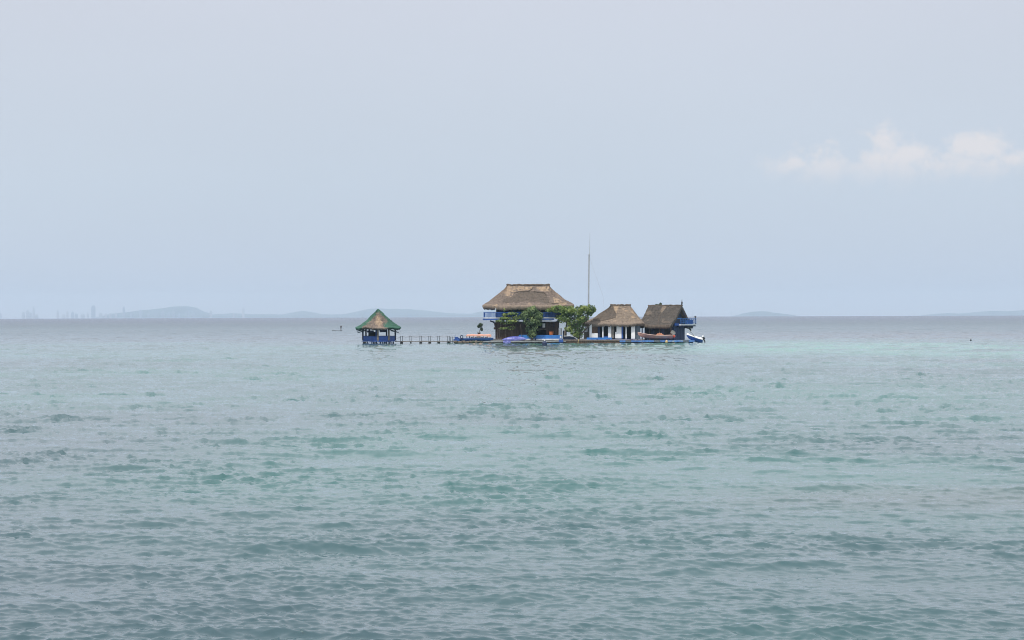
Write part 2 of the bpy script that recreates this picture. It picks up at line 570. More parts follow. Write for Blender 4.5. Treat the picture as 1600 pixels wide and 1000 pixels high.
def sea_material():
    m, n, l, b = mat('sea_water')

    def mth(op, a, b_=None, clamp=False):
        q = NN(n, 'ShaderNodeMath', operation=op)
        q.use_clamp = clamp
        for i, x in enumerate((a, b_)):
            if x is None: continue
            if isinstance(x, (int, float)): q.inputs[i].default_value = x
            else: l.new(x, q.inputs[i])
        return q.outputs[0]

    def mapr(v, a0, a1, b0=0.0, b1=1.0):
        q = NN(n, 'ShaderNodeMapRange', interpolation_type='SMOOTHSTEP')
        for i, x in enumerate((a0, a1, b0, b1)):
            q.inputs[i + 1].default_value = x
        l.new(v, q.inputs[0])
        return q.outputs[0]

    def nz(scale, detail, vec, rough=0.55):
        q = NN(n, 'ShaderNodeTexNoise')
        q.inputs['Scale'].default_value = scale
        q.inputs['Detail'].default_value = detail
        q.inputs['Roughness'].default_value = rough
        l.new(vec, q.inputs['Vector'])
        return q.outputs['Fac']

    def mix(f, a, b_):
        q = NN(n, 'ShaderNodeMix', data_type='RGBA')
        l.new(f, q.inputs['Factor'])
        for k, x in (('A', a), ('B', b_)):
            if isinstance(x, tuple): q.inputs[k].default_value = (*x, 1)
            else: l.new(x, q.inputs[k])
        return q.outputs['Result']

    t = NN(n, 'ShaderNodeTexCoord')
    vec = t.outputs['Object']
    sp = NN(n, 'ShaderNodeSeparateXYZ')
    l.new(vec, sp.inputs[0])
    X, Y = sp.outputs['X'], sp.outputs['Y']
    wob = mth('MULTIPLY', mth('SUBTRACT', nz(0.012, 3, vec), 0.5), 1.0)

    def bank(cx, cy, rx, ry, soft=0.9, wobble=2.2):
        """a sandbar or a weed bed on the seabed: an ellipse with a wandering edge"""
        dx = mth('MULTIPLY', mth('SUBTRACT', X, cx), 1 / rx)
        dy = mth('MULTIPLY', mth('SUBTRACT', Y, cy), 1 / ry)
        d = mth('SQRT', mth('ADD', mth('MULTIPLY', dx, dx), mth('MULTIPLY', dy, dy)))
        d = mth('ADD', d, mth('MULTIPLY', wob, wobble))
        return mapr(d, 1 + soft, 1 - soft)

    def B(px, py, wpx, py0, py1):
        Yc = 5 * F / (py - 491.5)
        Ya, Yb = 5 * F / (py1 - 491.5), 5 * F / (py0 - 491.5)
        return ((px - 800) / F * (Ya + Yb) / 2, (Ya + Yb) / 2, wpx / F * (Ya + Yb) / 2, (Yb - Ya) / 2)

    weed = (0.050, 0.091, 0.110)      # violet grey over seagrass
    sand = (0.048, 0.138, 0.134)      # pale teal over sand
    shoal = (0.120, 0.360, 0.280)     # shallow bright bank
    deep = (0.036, 0.050, 0.100)
    patch = mapr(nz(0.022, 3, vec), 0.40, 0.62)
    base = mix(patch, weed, sand)
    teal = (0.046, 0.162, 0.146)
    for (px, py, wpx, a, b_, c_) in ((640, 590, 900, 556, 668, teal), (1440, 640, 420, 600, 682, teal), (480, 720, 240, 670, 770, teal),
                                 (1290, 735, 330, 690, 775, sand), (880, 700, 420, 660, 800, sand),
                                 (150, 690, 330, 640, 760, weed), (1480, 778, 330, 762, 800, (0.080, 0.100, 0.100)),
                                 (1400, 700, 300, 686, 712, weed), (800, 960, 2000, 830, 1200, weed)):
        base = mix(mth('MULTIPLY', bank(*B(px, py, wpx, a, b_)), 0.55), base, c_)
    # open water behind the island: grey blue, then a violet strip
    far = mapr(mth('ADD', Y, mth('MULTIPLY', wob, 120)), 330, 420)
    base = mix(far, base, (0.052, 0.092, 0.118))
    far2 = mapr(mth('ADD', Y, mth('MULTIPLY', wob, 900)), 700, 2200)
    base = mix(far2, base, deep)
    base = mix(mth('MULTIPLY', bank(*B(1380, 527, 700, 521, 534), wobble=1.0), 0.8), base, (0.070, 0.080, 0.105))
    mott = mapr(nz(0.07, 4, vec, 0.65), 0.36, 0.60, 0.15, 1.0)
    base = mix(mth('MULTIPLY', mth('MULTIPLY', bank(*B(1440, 543, 380, 535.0, 560), soft=0.9, wobble=2.6), 0.80), mott), base, shoal)
    base = mix(mth('MULTIPLY', mth('MULTIPLY', bank(*B(1180, 541, 240, 535, 550), soft=0.8), 0.45), mott), base, shoal)
    base = mix(mth('MULTIPLY', bank(*B(200, 545, 500, 536, 556), soft=0.5), 0.35), base, (0.075, 0.22, 0.19))
    l.new(base, b.inputs['Base Color'])
    dist = mth('SQRT', mth('ADD', mth('MULTIPLY', X, X), mth('MULTIPLY', Y, Y)))
    l.new(mapr(dist, 250, 1100, 0.035, 0.24), b.inputs['Roughness'])
    b.inputs['IOR'].default_value = 1.48
    mp = NN(n, 'ShaderNodeMapping')
    mp.inputs['Scale'].default_value = (0.62, 1.0, 1.0)
    l.new(vec, mp.inputs[0])
    h1 = nz(9.0, 4, mp.outputs[0], 0.6)
    h2 = nz(1.9, 4, mp.outputs[0], 0.6)
    h3 = nz(0.45, 4, mp.outputs[0], 0.6)
    b1 = NN(n, 'ShaderNodeBump')
    b1.inputs['Distance'].default_value = 0.003
    b1.inputs['Strength'].default_value = 1.0
    l.new(h1, b1.inputs['Height'])
    b2 = NN(n, 'ShaderNodeBump')
    b2.inputs['Distance'].default_value = 0.10
    l.new(mapr(dist, 60, 300, 0.12, 0.9), b2.inputs['Strength'])
    l.new(h2, b2.inputs['Height'])
    l.new(b1.outputs[0], b2.inputs['Normal'])
    b3 = NN(n, 'ShaderNodeBump')
    b3.inputs['Distance'].default_value = 0.9
    l.new(mapr(dist, 200, 800, 0.0, 0.9), b3.inputs['Strength'])
    l.new(h3, b3.inputs['Height'])
    l.new(b2.outputs[0], b3.inputs['Normal'])
    l.new(b3.outputs[0], b.inputs['Normal'])
    return m


sea = sea_mesh()
sea.data.materials.append(sea_material())
tag(sea, kind='structure')


# ------------------------------------------------------------------ haze
def haze():
    mb = MB()
    mb.box(-32000, 32000, -32000, 32000, -90, 330)
    m = bpy.data.materials.new('haze_air')
    m.use_nodes = True
    n, l = m.node_tree.nodes, m.node_tree.links
    n.remove(n['Principled BSDF'])
    v = NN(n, 'ShaderNodeVolumePrincipled')
    v.inputs['Density'].default_value = 0.000074
    v.inputs['Color'].default_value = (0.60, 0.80, 1.0, 1)
    v.inputs['Absorption Color'].default_value = (0.22, 0.16, 0.9, 1)
    v.inputs['Anisotropy'].default_value = 0.0
    l.new(v.outputs[0], n['Material Output'].inputs['Volume'])
    o = mb.build('haze', m)
    o['kind'] = 'stuff'


haze()


# ------------------------------------------------------------------ far hills and skyline
def hill(name, pts, Y, depth, base=-75, seed=0):
    """a ridge whose crest shows at the given photo pixels"""
    xs = [p[0] for p in pts]
    ys = [p[1] for p in pts]
    n = int((xs[-1] - xs[0]) / 1.5) + 2
    rows = []
    J = 8
    for j in range(J + 1):
        row = []
        for i in range(n):
            px = xs[0] + (xs[-1] - xs[0]) * i / (n - 1)
            py = float(np.interp(px, xs, ys))
            w = W(px, py, Y)
            hgt = w.z - base + fn(px * 0.12, j, 0, 1, seed) * 5 + fn(px * 0.5, j, 3, 1, seed) * 2
            a = math.pi * j / J
            prof = math.sin(a) ** 0.7
            yy = Y - math.cos(a) * depth * (0.8 + 0.3 * fn(px * 0.05, 0, 9, 1, seed))
            row.append((w.x, yy, base + hgt * prof * (1 + (0 if j == J // 2 else 0.05 * fn(px * 0.1, j, 7, 1, seed)))))
        rows.append(row)
    mb = MB()
    mb.grid(rows)
    o = mb.build(name, M['hill'], smooth=True)
    tag(o, kind='structure')
    return o


hill('hill', [(168, 494), (180, 490.5), (200, 487.5), (225, 485), (245, 482.5), (262, 480.5), (275, 478.8), (290, 478.2), (298, 479.5),
              (306, 484), (314, 487.5), (322, 490.5), (335, 495)], 25500, 1500, seed=1)
hill('headland', [(300, 494.5), (330, 492), (350, 490.2), (366, 489.6), (385, 490.8), (420, 490.8), (445, 491.4), (460, 488.5), (472, 486),
                  (485, 488), (500, 490.8), (530, 491.5), (548, 489.5), (575, 483), (588, 481.8), (605, 482.4), (640, 483),
                  (665, 485), (690, 488), (705, 489.6), (735, 490), (750, 487), (770, 484.5), (800, 485.5), (840, 490), (870, 495)], 26500, 2500, seed=2)
hill('far_island', [(1140, 496), (1148, 493.2), (1160, 490.5), (1172, 487.5), (1186, 486), (1200, 487), (1215, 489.2), (1232, 491.2), (1246, 493.6), (1252, 496)], 23000, 900, seed=3)
hill('far_coast', [(1450, 495), (1466, 491), (1478, 489.6), (1500, 490), (1520, 489.4), (1535, 487.2), (1550, 486), (1565, 487),
                   (1580, 487), (1600, 484.8), (1640, 483), (1700, 486), (1760, 493)], 25500, 1800, seed=4)

towers = [
    (0.5, 3, 490, 'b', 'low block cut by the left edge of the skyline'),
    (36, 4, 487, 'b', 'slim block, first of the hazy left skyline cluster'),
    (43, 5, 485, 'b', 'broad block inside the hazy left skyline cluster'),
    (48, 3, 489, 'b', 'short block between the slim towers of the left skyline'),
    (52, 2.6, 479, 'p', 'tallest faint tower of the hazy left skyline cluster'),
    (57, 5, 491.5, 'b', 'low wide block at the right end of the left cluster'),
    (90, 3, 485, 'p', 'lone pale tower in the gap of the left skyline'),
    (99, 5, 491, 'p', 'low pale block right of the lone pale tower'),
    (105, 3, 486, 'p', 'pale narrow tower before the dark pair of blocks'),
    (113, 4.5, 488, 'd', 'dark shoulder high block left of the tall dark tower'),
    (119, 4.5, 490, 'd', 'dark lower block touching the shoulder high block'),
    (129, 6, 491, 'b', 'wide low block left of the tall dark tower'),
    (137, 3, 490, 'b', 'small block leaning on the tall dark tower'),
    (145.5, 6, 477.5, 'd', 'tallest dark broad tower of the far city skyline'),
    (157, 5, 489, 'b', 'stepped block just right of the tallest tower'),
    (165, 4, 490.5, 'b', 'squat block between the stepped block and the hill'),
    (172, 4, 489.5, 'b', 'squat block with a mast short of the hill'),
    (181, 3, 489, 'b', 'narrow block left of the thin dark tower'),
    (193.3, 3.4, 480, 'd', 'thin dark tower standing before the foot of the hill'),
    (205, 4, 489, 'p', 'pale block below the left slope of the hill'),
    (219.5, 4.6, 484, 'b', 'tower breaking the left slope line of the hill'),
    (232, 4, 489, 'p', 'small pale block low on the left slope of the hill'),
    (254, 5, 486, 'p', 'pale tower in front of the middle of the hill'),
    (263, 4, 488, 'p', 'lower pale tower beside the one before the hill'),
    (271, 4, 485, 'p', 'tall pale tower below the crest of the hill'),
    (279, 3, 489, 'p', 'short pale block below the crest of the hill'),
    (294, 3.5, 484, 'p', 'pale tower under the right shoulder of the hill'),
    (302, 4, 488.5, 'p', 'pale block on the right slope of the hill'),
    (329.5, 4, 485.5, 'b', 'lone tower right of the hill above the low spit'),
    (365, 3, 489.2, 'b', 'small block on the rise of the low spit'),
    (380, 3.6, 481, 'p', 'last pale tower of the skyline at its right end'),
]
for i, (px, w, py, c, lab) in enumerate(towers):
    Y = 24000 + (i * 37 % 11) * 40 - (700 if c == 'p' and 200 < px < 305 else 0)
    mb = MB()
    a = W(px - w / 2, py, Y)
    b = W(px + w / 2, py, Y)
    cx, hw = (a.x + b.x) / 2, (b.x - a.x) / 2
    top = a.z
    hgt = top + 60
    mb.box(cx - hw, cx + hw, Y, Y + 25, -70, top - hgt * 0.10)
    mb.box(cx - hw * 0.7, cx + hw * (0.9 if i % 2 else 0.6), Y + 4, Y + 22, top - hgt * 0.10, top)
    if i % 3 == 0:
        mb.box(cx - 3, cx + 3, Y + 10, Y + 16, top, top + 14)
    for k in range(1, 6):
        zz = -60 + (top - hgt * 0.10 + 60) * k / 6
        mb.box(cx - hw - 1.5, cx + hw + 1.5, Y - 1.5, Y + 3, zz, zz + 4)
    o = mb.build('tower_block', M['far_dark' if 200 < px < 305 else {'b': 'far_block', 'd': 'far_dark', 'p': 'far_pale'}[c]], origin=(cx, Y, -70))
    tag(o, lab, 'building', 'hazy buildings of the far city skyline')
# faint lattice masts right of the island
for px, py, lab in ((1082, 485, 'faint lattice crane just right of the gabled hut roof'), (1096, 487, 'middle one of three faint cranes on the horizon'),
                    (1143, 487, 'faint short crane beside the left end of the far island')):
    Y = 24500
    p = W(px, py, Y)
    mb = MB()
    for s_ in (-1, 1):
        mb.tube([(p.x + s_ * 7, Y, -70), (p.x + s_ * 3, Y, p.z)], 1.4, 4)
    for k in range(9):
        z0, z1 = -70 + (p.z + 70) * k / 9, -70 + (p.z + 70) * (k + 1) / 9
        mb.tube([(p.x - 6, Y, z0), (p.x + 6, Y, z1)], 1.0, 4)
    mb.tube([(p.x - 22, Y, p.z - 8), (p.x + 34, Y, p.z - 2)], 1.6, 4)
    o = mb.build('crane', M['far_block'], origin=(p.x, Y, -70))
    tag(o, lab, 'crane', 'faint cranes on the horizon')


# ------------------------------------------------------------------ thatch roofs
def superell(phi, n):
    c, s = math.cos(phi), math.sin(phi)
    return (math.copysign(abs(c) ** (2 / n), c), math.copysign(abs(s) ** (2 / n), s))


def thatch_roof(cx, cy, rx0, rx1, ex0, ex1, hy, prof, zr, ze, skirt, exy=3.2, nphi=300, courses=11, jitter=0.05, sag=None, seed=0,
                mat_fn=None):
    """hipped bell roof. prof: list of (s, t) - s how far out from ridge to eave, t how far down"""
    ss = [p[0] for p in prof]
    ts = [p[1] for p in prof]
    K = courses * 4
    rows = []
    faces_mat = []

    def pt(phi, s, z):
        c, sn = superell(phi, exy)
        exx = (ex1 - cx) * c if c > 0 else (cx - ex0) * c
        rxx = (rx1 - cx) if c > 0 else (rx0 - cx)
        E = Vector((cx + exx, cy + hy * sn, 0))
        # foot of the eave point on the ridge
        Rg = Vector((cx + max(rx0 - cx, min(rx1 - cx, exx * 0.92)), cy, 0))
        P = Rg.lerp(E, s)
        return Vector((P.x, P.y, z))

    for k in range(K + 1):
        t = k / K
        fr = (t * courses) % 1.0
        s = float(np.interp(t, ts, ss)) if False else float(np.interp(t, [q[1] for q in prof], [q[0] for q in prof]))
        row = []
        for j in range(nphi):
            phi = 2 * math.pi * j / nphi
            z = zr + (ze - zr) * t
            if sag:
                z += sag(phi) * t * t
            lift = 0.045 * (fr if fr > 0 else 0) if 0 < k < K else 0.05
            p = pt(phi, s, z)
            c, sn = superell(phi, exy)
            nrm = Vector((c * 0.5, sn * 0.5, 0.8)).normalized()
            big = fn(p.x, p.y, p.z, 0.55, seed) * 0.16 + fn(p.x, p.y, p.z, 1.7, seed) * 0.07
            p += nrm * (lift + big * min(1, t * 4 + 0.25) + random.uniform(-1, 1) * jitter * 0.5)
            row.append(p)
        rows.append(row)
    # hanging skirt and underside
    rag = [0.0] * nphi
    for j in range(nphi):
        rag[j] = random.uniform(-0.14, 0.06) + fn(j * 0.11, seed, 0) * 0.12
    last = rows[-1]

    def lower(ds, dz, ragf):
        out = []
        for j, p in enumerate(last):
            q = Vector((cx, cy, p.z))
            d = (Vector((p.x, p.y, 0)) - Vector((cx, cy, 0)))
            d = d.normalized()
            out.append(Vector((p.x - d.x * ds, p.y - d.y * ds, p.z - dz + rag[j] * ragf)))
        return out
    rows.append(lower(-0.06, skirt * 0.35, 0.15))
    rows.append(lower(0.02, skirt * 0.75, 0.5))
    rows.append(lower(0.16, skirt * 1.0, 1.0))
    rows.append(lower(0.5, skirt * 0.85, 0.3))
    rows.append(lower(1.3, skirt * 0.2, 0.0))
    mb = MB()
    n = nphi
    o = 0
    vs_ = [p for r_ in rows for p in r_]
    fs, mi = [], []
    for i in range(len(rows) - 1):
        for k in range(n):
            k2 = (k + 1) % n
            fs.append((i * n + k, (i + 1) * n + k, (i + 1) * n + k2, i * n + k2))
            c_ = (rows[i][k] + rows[i + 1][k2]) * 0.5
            mi.append(mat_fn(c_, i / K, 2 * math.pi * k / n) if mat_fn else 0)
    mb.add(vs_, fs)
    mb.mi = mi
    return mb


def px_of(p):
    """rough photo pixel of a world point (used to lay old and new thatch as the roof shows it)"""
    u, v = p.x / p.y * F, (p.z - H) / p.y * F + PITCH
    return 800 + u - v * ROLL, 500 - (v + u * ROLL)


def inside(px, py, poly):
    c = False
    j = len(poly) - 1
    for i in range(len(poly)):
        xi, yi = poly[i]
        xj, yj = poly[j]
        if (yi > py) != (yj > py) and px < (xj - xi) * (py - yi) / (yj - yi) + xi:
            c = not c
        j = i
    return c


# ------------------------------------------------------------------ foliage
def foliage(blobs, count, size, seed, flat=0.0):
    """leaf clumps through the volume of the blobs; blob = (x, y, z, rx, ry, rz, weight)"""
    r_ = random.Random(seed)
    vs_, fs, tone = [], [], []
    tot = sum(b[6] for b in blobs)
    for b in blobs:
        n = int(count * b[6] / tot)
        for i in range(n):
            while True:
                d = Vector((r_.uniform(-1, 1), r_.uniform(-1, 1), r_.uniform(-1, 1)))
                if 0.05 < d.length < 1: break
            rad = d.length ** 0.45
            d.normalize()
            lump = 0.82 + 0.42 * noise.noise(Vector((d.x * 2.4 + b[0], d.y * 2.4 + seed, d.z * 2.4 + b[2])))
            p = Vector((b[0] + d.x * rad * b[3] * lump, b[1] + d.y * rad * b[4] * lump, b[2] + d.z * rad * b[5] * lump))
            g = noise.noise(p * 0.95 + Vector((seed * 3.1, 0, 0)))
            if g < -0.24 and r_.random() < 0.75:
                continue
            s = size * r_.uniform(0.55, 1.25)
            nrm = (Vector((d.x, d.y, d.z + 0.5)) + Vector((r_.uniform(-1, 1), r_.uniform(-1, 1), r_.uniform(-1, 1))) * 0.9).normalized()
            a = nrm.cross(Vector((r_.uniform(-1, 1), r_.uniform(-1, 1), r_.uniform(-1, 1)))).normalized()
            c = nrm.cross(a)
            o = len(vs_)
            vs_ += [p + a * s * 0.62, p + c * s * 0.34 + nrm * s * 0.08, p - a * s * 0.62, p - c * s * 0.34 + nrm * s * 0.08]
            fs.append((o, o + 1, o + 2, o + 3))
            tone.append(max(0, min(1, 0.45 + g * 0.9 + r_.uniform(-0.32, 0.32))))
    return vs_, fs, tone


def crown(name, m, blobs, count, size, seed, parent):
    vs_, fs, tone = foliage(blobs, count, size, seed)
    mb = MB()
    mb.add(vs_, fs)
    o = mb.build(name, m, parent)
    at = o.data.attributes.new('tone', 'FLOAT', 'FACE')
    at.data.foreach_set('value', tone)
    return o


def blob(px, py, Y, rx, ry, wt=1.0, dy=0.0, deep=None):
    p = W(px, py, Y)
    k = Y / F
    return (p.x, Y + dy, p.z, rx * k, (deep if deep else rx * k), ry * k, wt)


# ================================================================== THE ISLAND
# ---- platforms
YD = Y0
base = thing('island_dock', 'long low grey dock with dark underside below the two storey house', 'dock', (W(790, 536, YD).x, YD, 0))
mb = MB()
a, b = W(716, 533, YD), W(884, 533, YD)
mb.box(a.x, b.x, YD, YD + 4.2, a.z - 0.22, a.z)
part('deck', M['concrete'], mb, base)
mb = MB()
for k in range(19):
    x = a.x + 0.3 + (b.x - a.x - 0.6) * k / 18
    mb.box(x - 0.16, x + 0.16, YD + 0.15, YD + 0.5, -1.2, a.z - 0.22)
part('pile', M['wood_wet'], mb, base, kind='stuff')
mb = MB()
mb.box(a.x + 0.2, b.x - 0.2, YD + 0.9, YD + 4.0, -1.2, a.z - 0.23)  # dark box carrying the shade under the deck in its colour
part('under_deck_shade', M['wood_wet'], mb, base)

# rubble at left end
rub = thing('rubble_bank', 'heap of brown stones at the waterline under the coral canopy boat', 'stones', (W(730, 536, YD).x, YD, 0))


def rock_mb(c, s, seed):
    m_ = MB()
    n, q = 7, 5
    rows = []
    for i in range(q + 1):
        a_ = math.pi * i / q
        row = []
        for k in range(n):
            b_ = 2 * math.pi * k / n
            d = Vector((math.sin(a_) * math.cos(b_), math.sin(a_) * math.sin(b_), math.cos(a_)))
            f = 1 + 0.45 * fn(d.x, d.y, d.z, 1.4, seed)
            row.append((c[0] + d.x * s[0] * f, c[1] + d.y * s[1] * f, c[2] + d.z * s[2] * f))
        rows.append(row)
    m_.grid(rows, closed=True)
    return m_


rr_ = random.Random(5)
for i in range(22):
    px = 712 + 40 * i / 21 + rr_.uniform(-1, 1)
    p = W(px, 535.5 - rr_.uniform(0, 1.8), YD)
    part('stone', M['rock'], rock_mb((p.x, YD - rr_.uniform(0.1, 0.6), p.z), (rr_.uniform(.22, .45), .35, rr_.uniform(.14, .28)), i), rub)

# island body behind the docks
mb = MB()
a, b = W(716, 531, YD + 4.4), W(1004, 531, YD + 4.4)
mb.box(a.x, b.x, YD + 4.4, YD + 19, -1.5, 0.62)
o = mb.build('ground', M['concrete'])
tag(o, kind='structure')
mb = MB()
a2, b2 = W(880, 531, YD), W(1004, 531, YD)
mb.box(a2.x + 0.05, b2.x, YD + 0.5, YD + 4.38, -1.5, 0.60)
o = mb.build('quay', M['concrete'])
tag(o, kind='structure')

mb = MB()
qx0, qx1 = W(1005, 531, YD + 7).x, W(1046, 531, YD + 7).x
mb.box(qx0 + 0.3, qx1, YD + 6.8, YD + 14, -1.5, 0.52)
o = mb.build('quay', M['concrete'])
tag(o, kind='structure')

# brown board sea wall
wall = thing('sea_wall', 'brown weathered board sea wall between the grey dock and blue dock', 'wall', (W(940, 536, YD).x, YD, 0))
mb = MB()
x = a2.x
rr_ = random.Random(9)
while x < b2.x - 0.2:
    w = rr_.uniform(0.22, 0.40)
    dz = rr_.uniform(-0.07, 0.04)
    dy = rr_.uniform(0, 0.08)
    mb.box(x, x + w - 0.03, YD + 0.2 + dy, YD + 0.42 + dy, -1.2, 0.60 + dz)
    x += w
part('board', M['wood_brown'], mb, wall, kind='stuff')
mb = MB()
mb.box(a2.x, b2.x, YD + 0.12, YD + 0.195, 0.34, 0.46)
part('rail', M['wood_grey'], mb, wall)

# blue kerb in front of the white hut
mb = pbox(917, 956, 527.4, 530.8, YD + 0.85, 0.9)
o = mb.build('low_kerb', M['blue_bright'], origin=(W(936, 531, YD).x, YD + 0.85, 0.6))
tag(o, 'bright blue low kerb along the left part of the white hut', 'kerb')

# blue dock under the gabled hut
bd = thing('blue_dock', 'worn blue dock edge under the gabled hut at the right end', 'dock', (W(1040, 536, YD).x, YD, 0))
mb = MB()
a, b = W(968, 533, YD), W(1085, 533, YD)
zt_ = W(1040, 531.6, YD).z
rows_x = np.linspace(a.x, b.x, 14)
for k in range(13):
    mb.box(rows_x[k] + 0.012, rows_x[k + 1] - 0.012, YD - 0.55 + 0.03 * (k % 3), YD + 6.5 if rows_x[k] > b2.x else YD + 0.08, zt_ - 0.30, zt_ - 0.02 * (k % 2))
for k in range(13):
    m2 = MB()
    m2.v, m2.f, m2.mi = mb.v[k * 8:(k + 1) * 8], [(0, 3, 2, 1), (4, 5, 6, 7), (0, 1, 5, 4), (1, 2, 6, 5), (2, 3, 7, 6), (3, 0, 4, 7)], [0] * 6
    part('panel', M['blue_worn'] if k % 5 != 1 else M['slate_wall'], m2, bd)
mb = MB()
for k in range(13):
    x = a.x + 0.4 + (b.x - a.x - 0.8) * k / 12
    mb.box(x - 0.17, x + 0.17, YD - 0.35, YD + 0.05, -1.2, zt_ - 0.31)
mb.box(b2.x + 0.1, b.x - 0.3, YD + 0.5, YD + 6.3, -1.2, zt_ - 0.32)
part('pile', M['wood_wet'], mb, bd, kind='stuff')

# ---- two storey house
YH = YD + 5.0
house = thing('two_storey_house', 'two storey house with big bell shaped thatch roof and blue balcony', 'house', (W(822, 530, YH).x, YH + 4, 0.6))
zf = 0.62
x0, x1 = W(774, 530, YH).x, W(835, 530, YH).x
x2 = W(874, 530, YH).x
zb_ = W(800, 500.5, YH).z          # underside of the balcony
# ground floor: closed half with vertical boards
mb = MB()
mb.box(x0, x1, YH + 0.06, YH + 8, zf, zb_ - 0.25)
xb = x0
rr_ = random.Random(3)
while xb < x1 - 0.1:
    w = rr_.uniform(0.2, 0.34)
    mb.box(xb, min(xb + w - 0.035, x1), YH - rr_.uniform(0, 0.05), YH + 0.058, zf + 0.02, zb_ - 0.27)
    xb += w
part('wall', M['wood_dark'], mb, house)
# open porch half: back wall, beam, posts
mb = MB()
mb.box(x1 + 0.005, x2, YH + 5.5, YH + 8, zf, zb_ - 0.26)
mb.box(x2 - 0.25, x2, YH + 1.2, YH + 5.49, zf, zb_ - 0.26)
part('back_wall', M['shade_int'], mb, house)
for (p0, p1) in ((833.5, 835.5), (853.6, 856.4), (866.5, 872.5)):
    part('post', M['wood_dark'], pbox(p0, p1, 502.8, 530, YH + 0.05, 0.35), house)
part('beam', M['wood_grey'], pbox(835.6, 853.5, 513.2, 515.4, YH + 0.6, 0.12), house)
part('panel', M['wood_dark'], pbox(856.5, 866.4, 502.8, 522, YH + 0.5, 0.12), house)
part('sky_gap_panel', M['white'], pbox(847.6, 851.8, 505.4, 511.8, YH - 0.02, 0.05), house, label='small white panel standing in for bright sky seen through the porch')  # white panel added where sky shows through the porch
# log ends and brackets on the left corner
for (px, py, r) in ((773.2, 513, 0.22), (773.4, 507.5, 0.16)):
    p = W(px, py, YH)
    mb = MB()
    mb.tube([(p.x, YH - 0.35, p.z), (p.x, YH + 1.0, p.z)], r, 8)
    part('log', M['wood_dark'], mb, house)
for px, sgn in ((774.2, -1), (866, 1)):
    pts = [W(px - sgn * 0, 511, YH), W(px - 0.4 * -sgn, 506, YH), W(px + sgn * 3.5, 503, YH), W(px + sgn * 8.5, 501.4, YH)]
    mb = MB()
    mb.tube([(q.x, YH + 0.2, q.z) for q in pts], 0.17, 6, 0.12)
    part('bracket', M['navy'], mb, house)
# balcony
YB = YH - 1.6
mb = pbox(754.5, 866, 497.6, 500.2, YB, 11.5)
part('balcony_floor', M['blue'], mb, house)
mb = pbox(757, 868, 495.9, 497.4, YB + 0.02, 0.12)
part('fascia', M['white_metal'], mb, house)
mb = pbox(826, 862, 500.4, 501.8, YB + 0.2, 0.5)
part('lower_fascia', M['white_metal'], mb, house)
# railing
mb = MB()
zr0, zr1 = W(800, 495.6, YB).z, W(800, 488.2, YB).z
xa, xc = W(756.2, 490, YB).x, W(884, 490, YB).x
nb = 74
for k in range(nb + 1):
    x = xa + (xc - xa) * k / nb
    big = k % 9 == 0
    w = 0.07 if big else 0.045
    mb.box(x - w, x + w, YB + 0.04, YB + 0.04 + 2 * w, zr0, zr1 + (0.08 if big else 0))
for k in range(1, 34):
    y = YB + 0.2 + k * 0.31
    mb.box(xa - 0.045, xa + 0.045, y, y + 0.08, zr0, zr1)
part('baluster', M['blue'], mb, house, kind='stuff')
mb = MB()
mb.box(xa - 0.08, xc + 0.08, YB + 0.0, YB + 0.16, zr1 - 0.06, zr1 + 0.05)
mb.box(xa - 0.07, xa + 0.07, YB + 0.17, YB + 10.6, zr1 - 0.06, zr1 + 0.05)
part('handrail', M['blue'], mb, house)
# upper floor walls, windows
yu = YH + 0.6
mb = pbox(775, 882, 478, 497.5, yu, 7.2)
part('upper_wall', M['navy'], mb, house)
for px in (783, 797, 812, 858, 872):
    w_ = part('window', M['blue'], pbox(px - 3.6, px + 3.6, 486.5, 494.5, yu - 0.06, 0.05), house)
    part('pane', M['shade_int'], pbox(px - 2.9, px + 2.9, 487.1, 493.9, yu - 0.075, 0.012), w_)
for px in (774.6, 803, 829, 855, 884.5):
    part('post', M['white_metal'] if px < 776 else M['blue'], pbox(px - 0.55, px + 0.55, 481, 496, YB + 0.25, 0.13), house)
# roof
cyR = YH + 3.4
k_ = (YD + 5) / Y0
hx = lambda p: W(p, 500, cyR).x
prof_h = [(0, 0), (0.10, 0.13), (0.35, 0.44), (0.62, 0.70), (0.80, 0.84), (0.93, 0.93), (1.0, 1.0)]
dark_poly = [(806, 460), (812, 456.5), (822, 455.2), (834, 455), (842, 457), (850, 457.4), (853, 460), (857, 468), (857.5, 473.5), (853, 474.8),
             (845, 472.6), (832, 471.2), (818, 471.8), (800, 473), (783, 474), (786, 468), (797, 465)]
new_polys = [[(796, 447.5), (812, 446.6), (832, 447), (833, 449.5), (826, 453), (812, 454.5), (800, 456), (792, 456), (791, 452)],
             [(838, 448), (858, 447.5), (862, 452), (858, 456), (848, 454.5), (839, 453)],
             [(792, 459), (803, 457.5), (804, 461), (798, 464), (790, 462)],
             [(771, 477), (778, 474.5), (776, 480), (772, 482)], [(864, 464), (876, 469), (886, 474), (880, 478), (866, 473)]]


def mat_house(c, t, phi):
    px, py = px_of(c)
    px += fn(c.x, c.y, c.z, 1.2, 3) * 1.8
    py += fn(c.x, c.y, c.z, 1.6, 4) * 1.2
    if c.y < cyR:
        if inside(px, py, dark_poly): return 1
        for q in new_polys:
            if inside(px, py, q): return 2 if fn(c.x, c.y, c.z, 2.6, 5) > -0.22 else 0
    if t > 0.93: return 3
    return 0


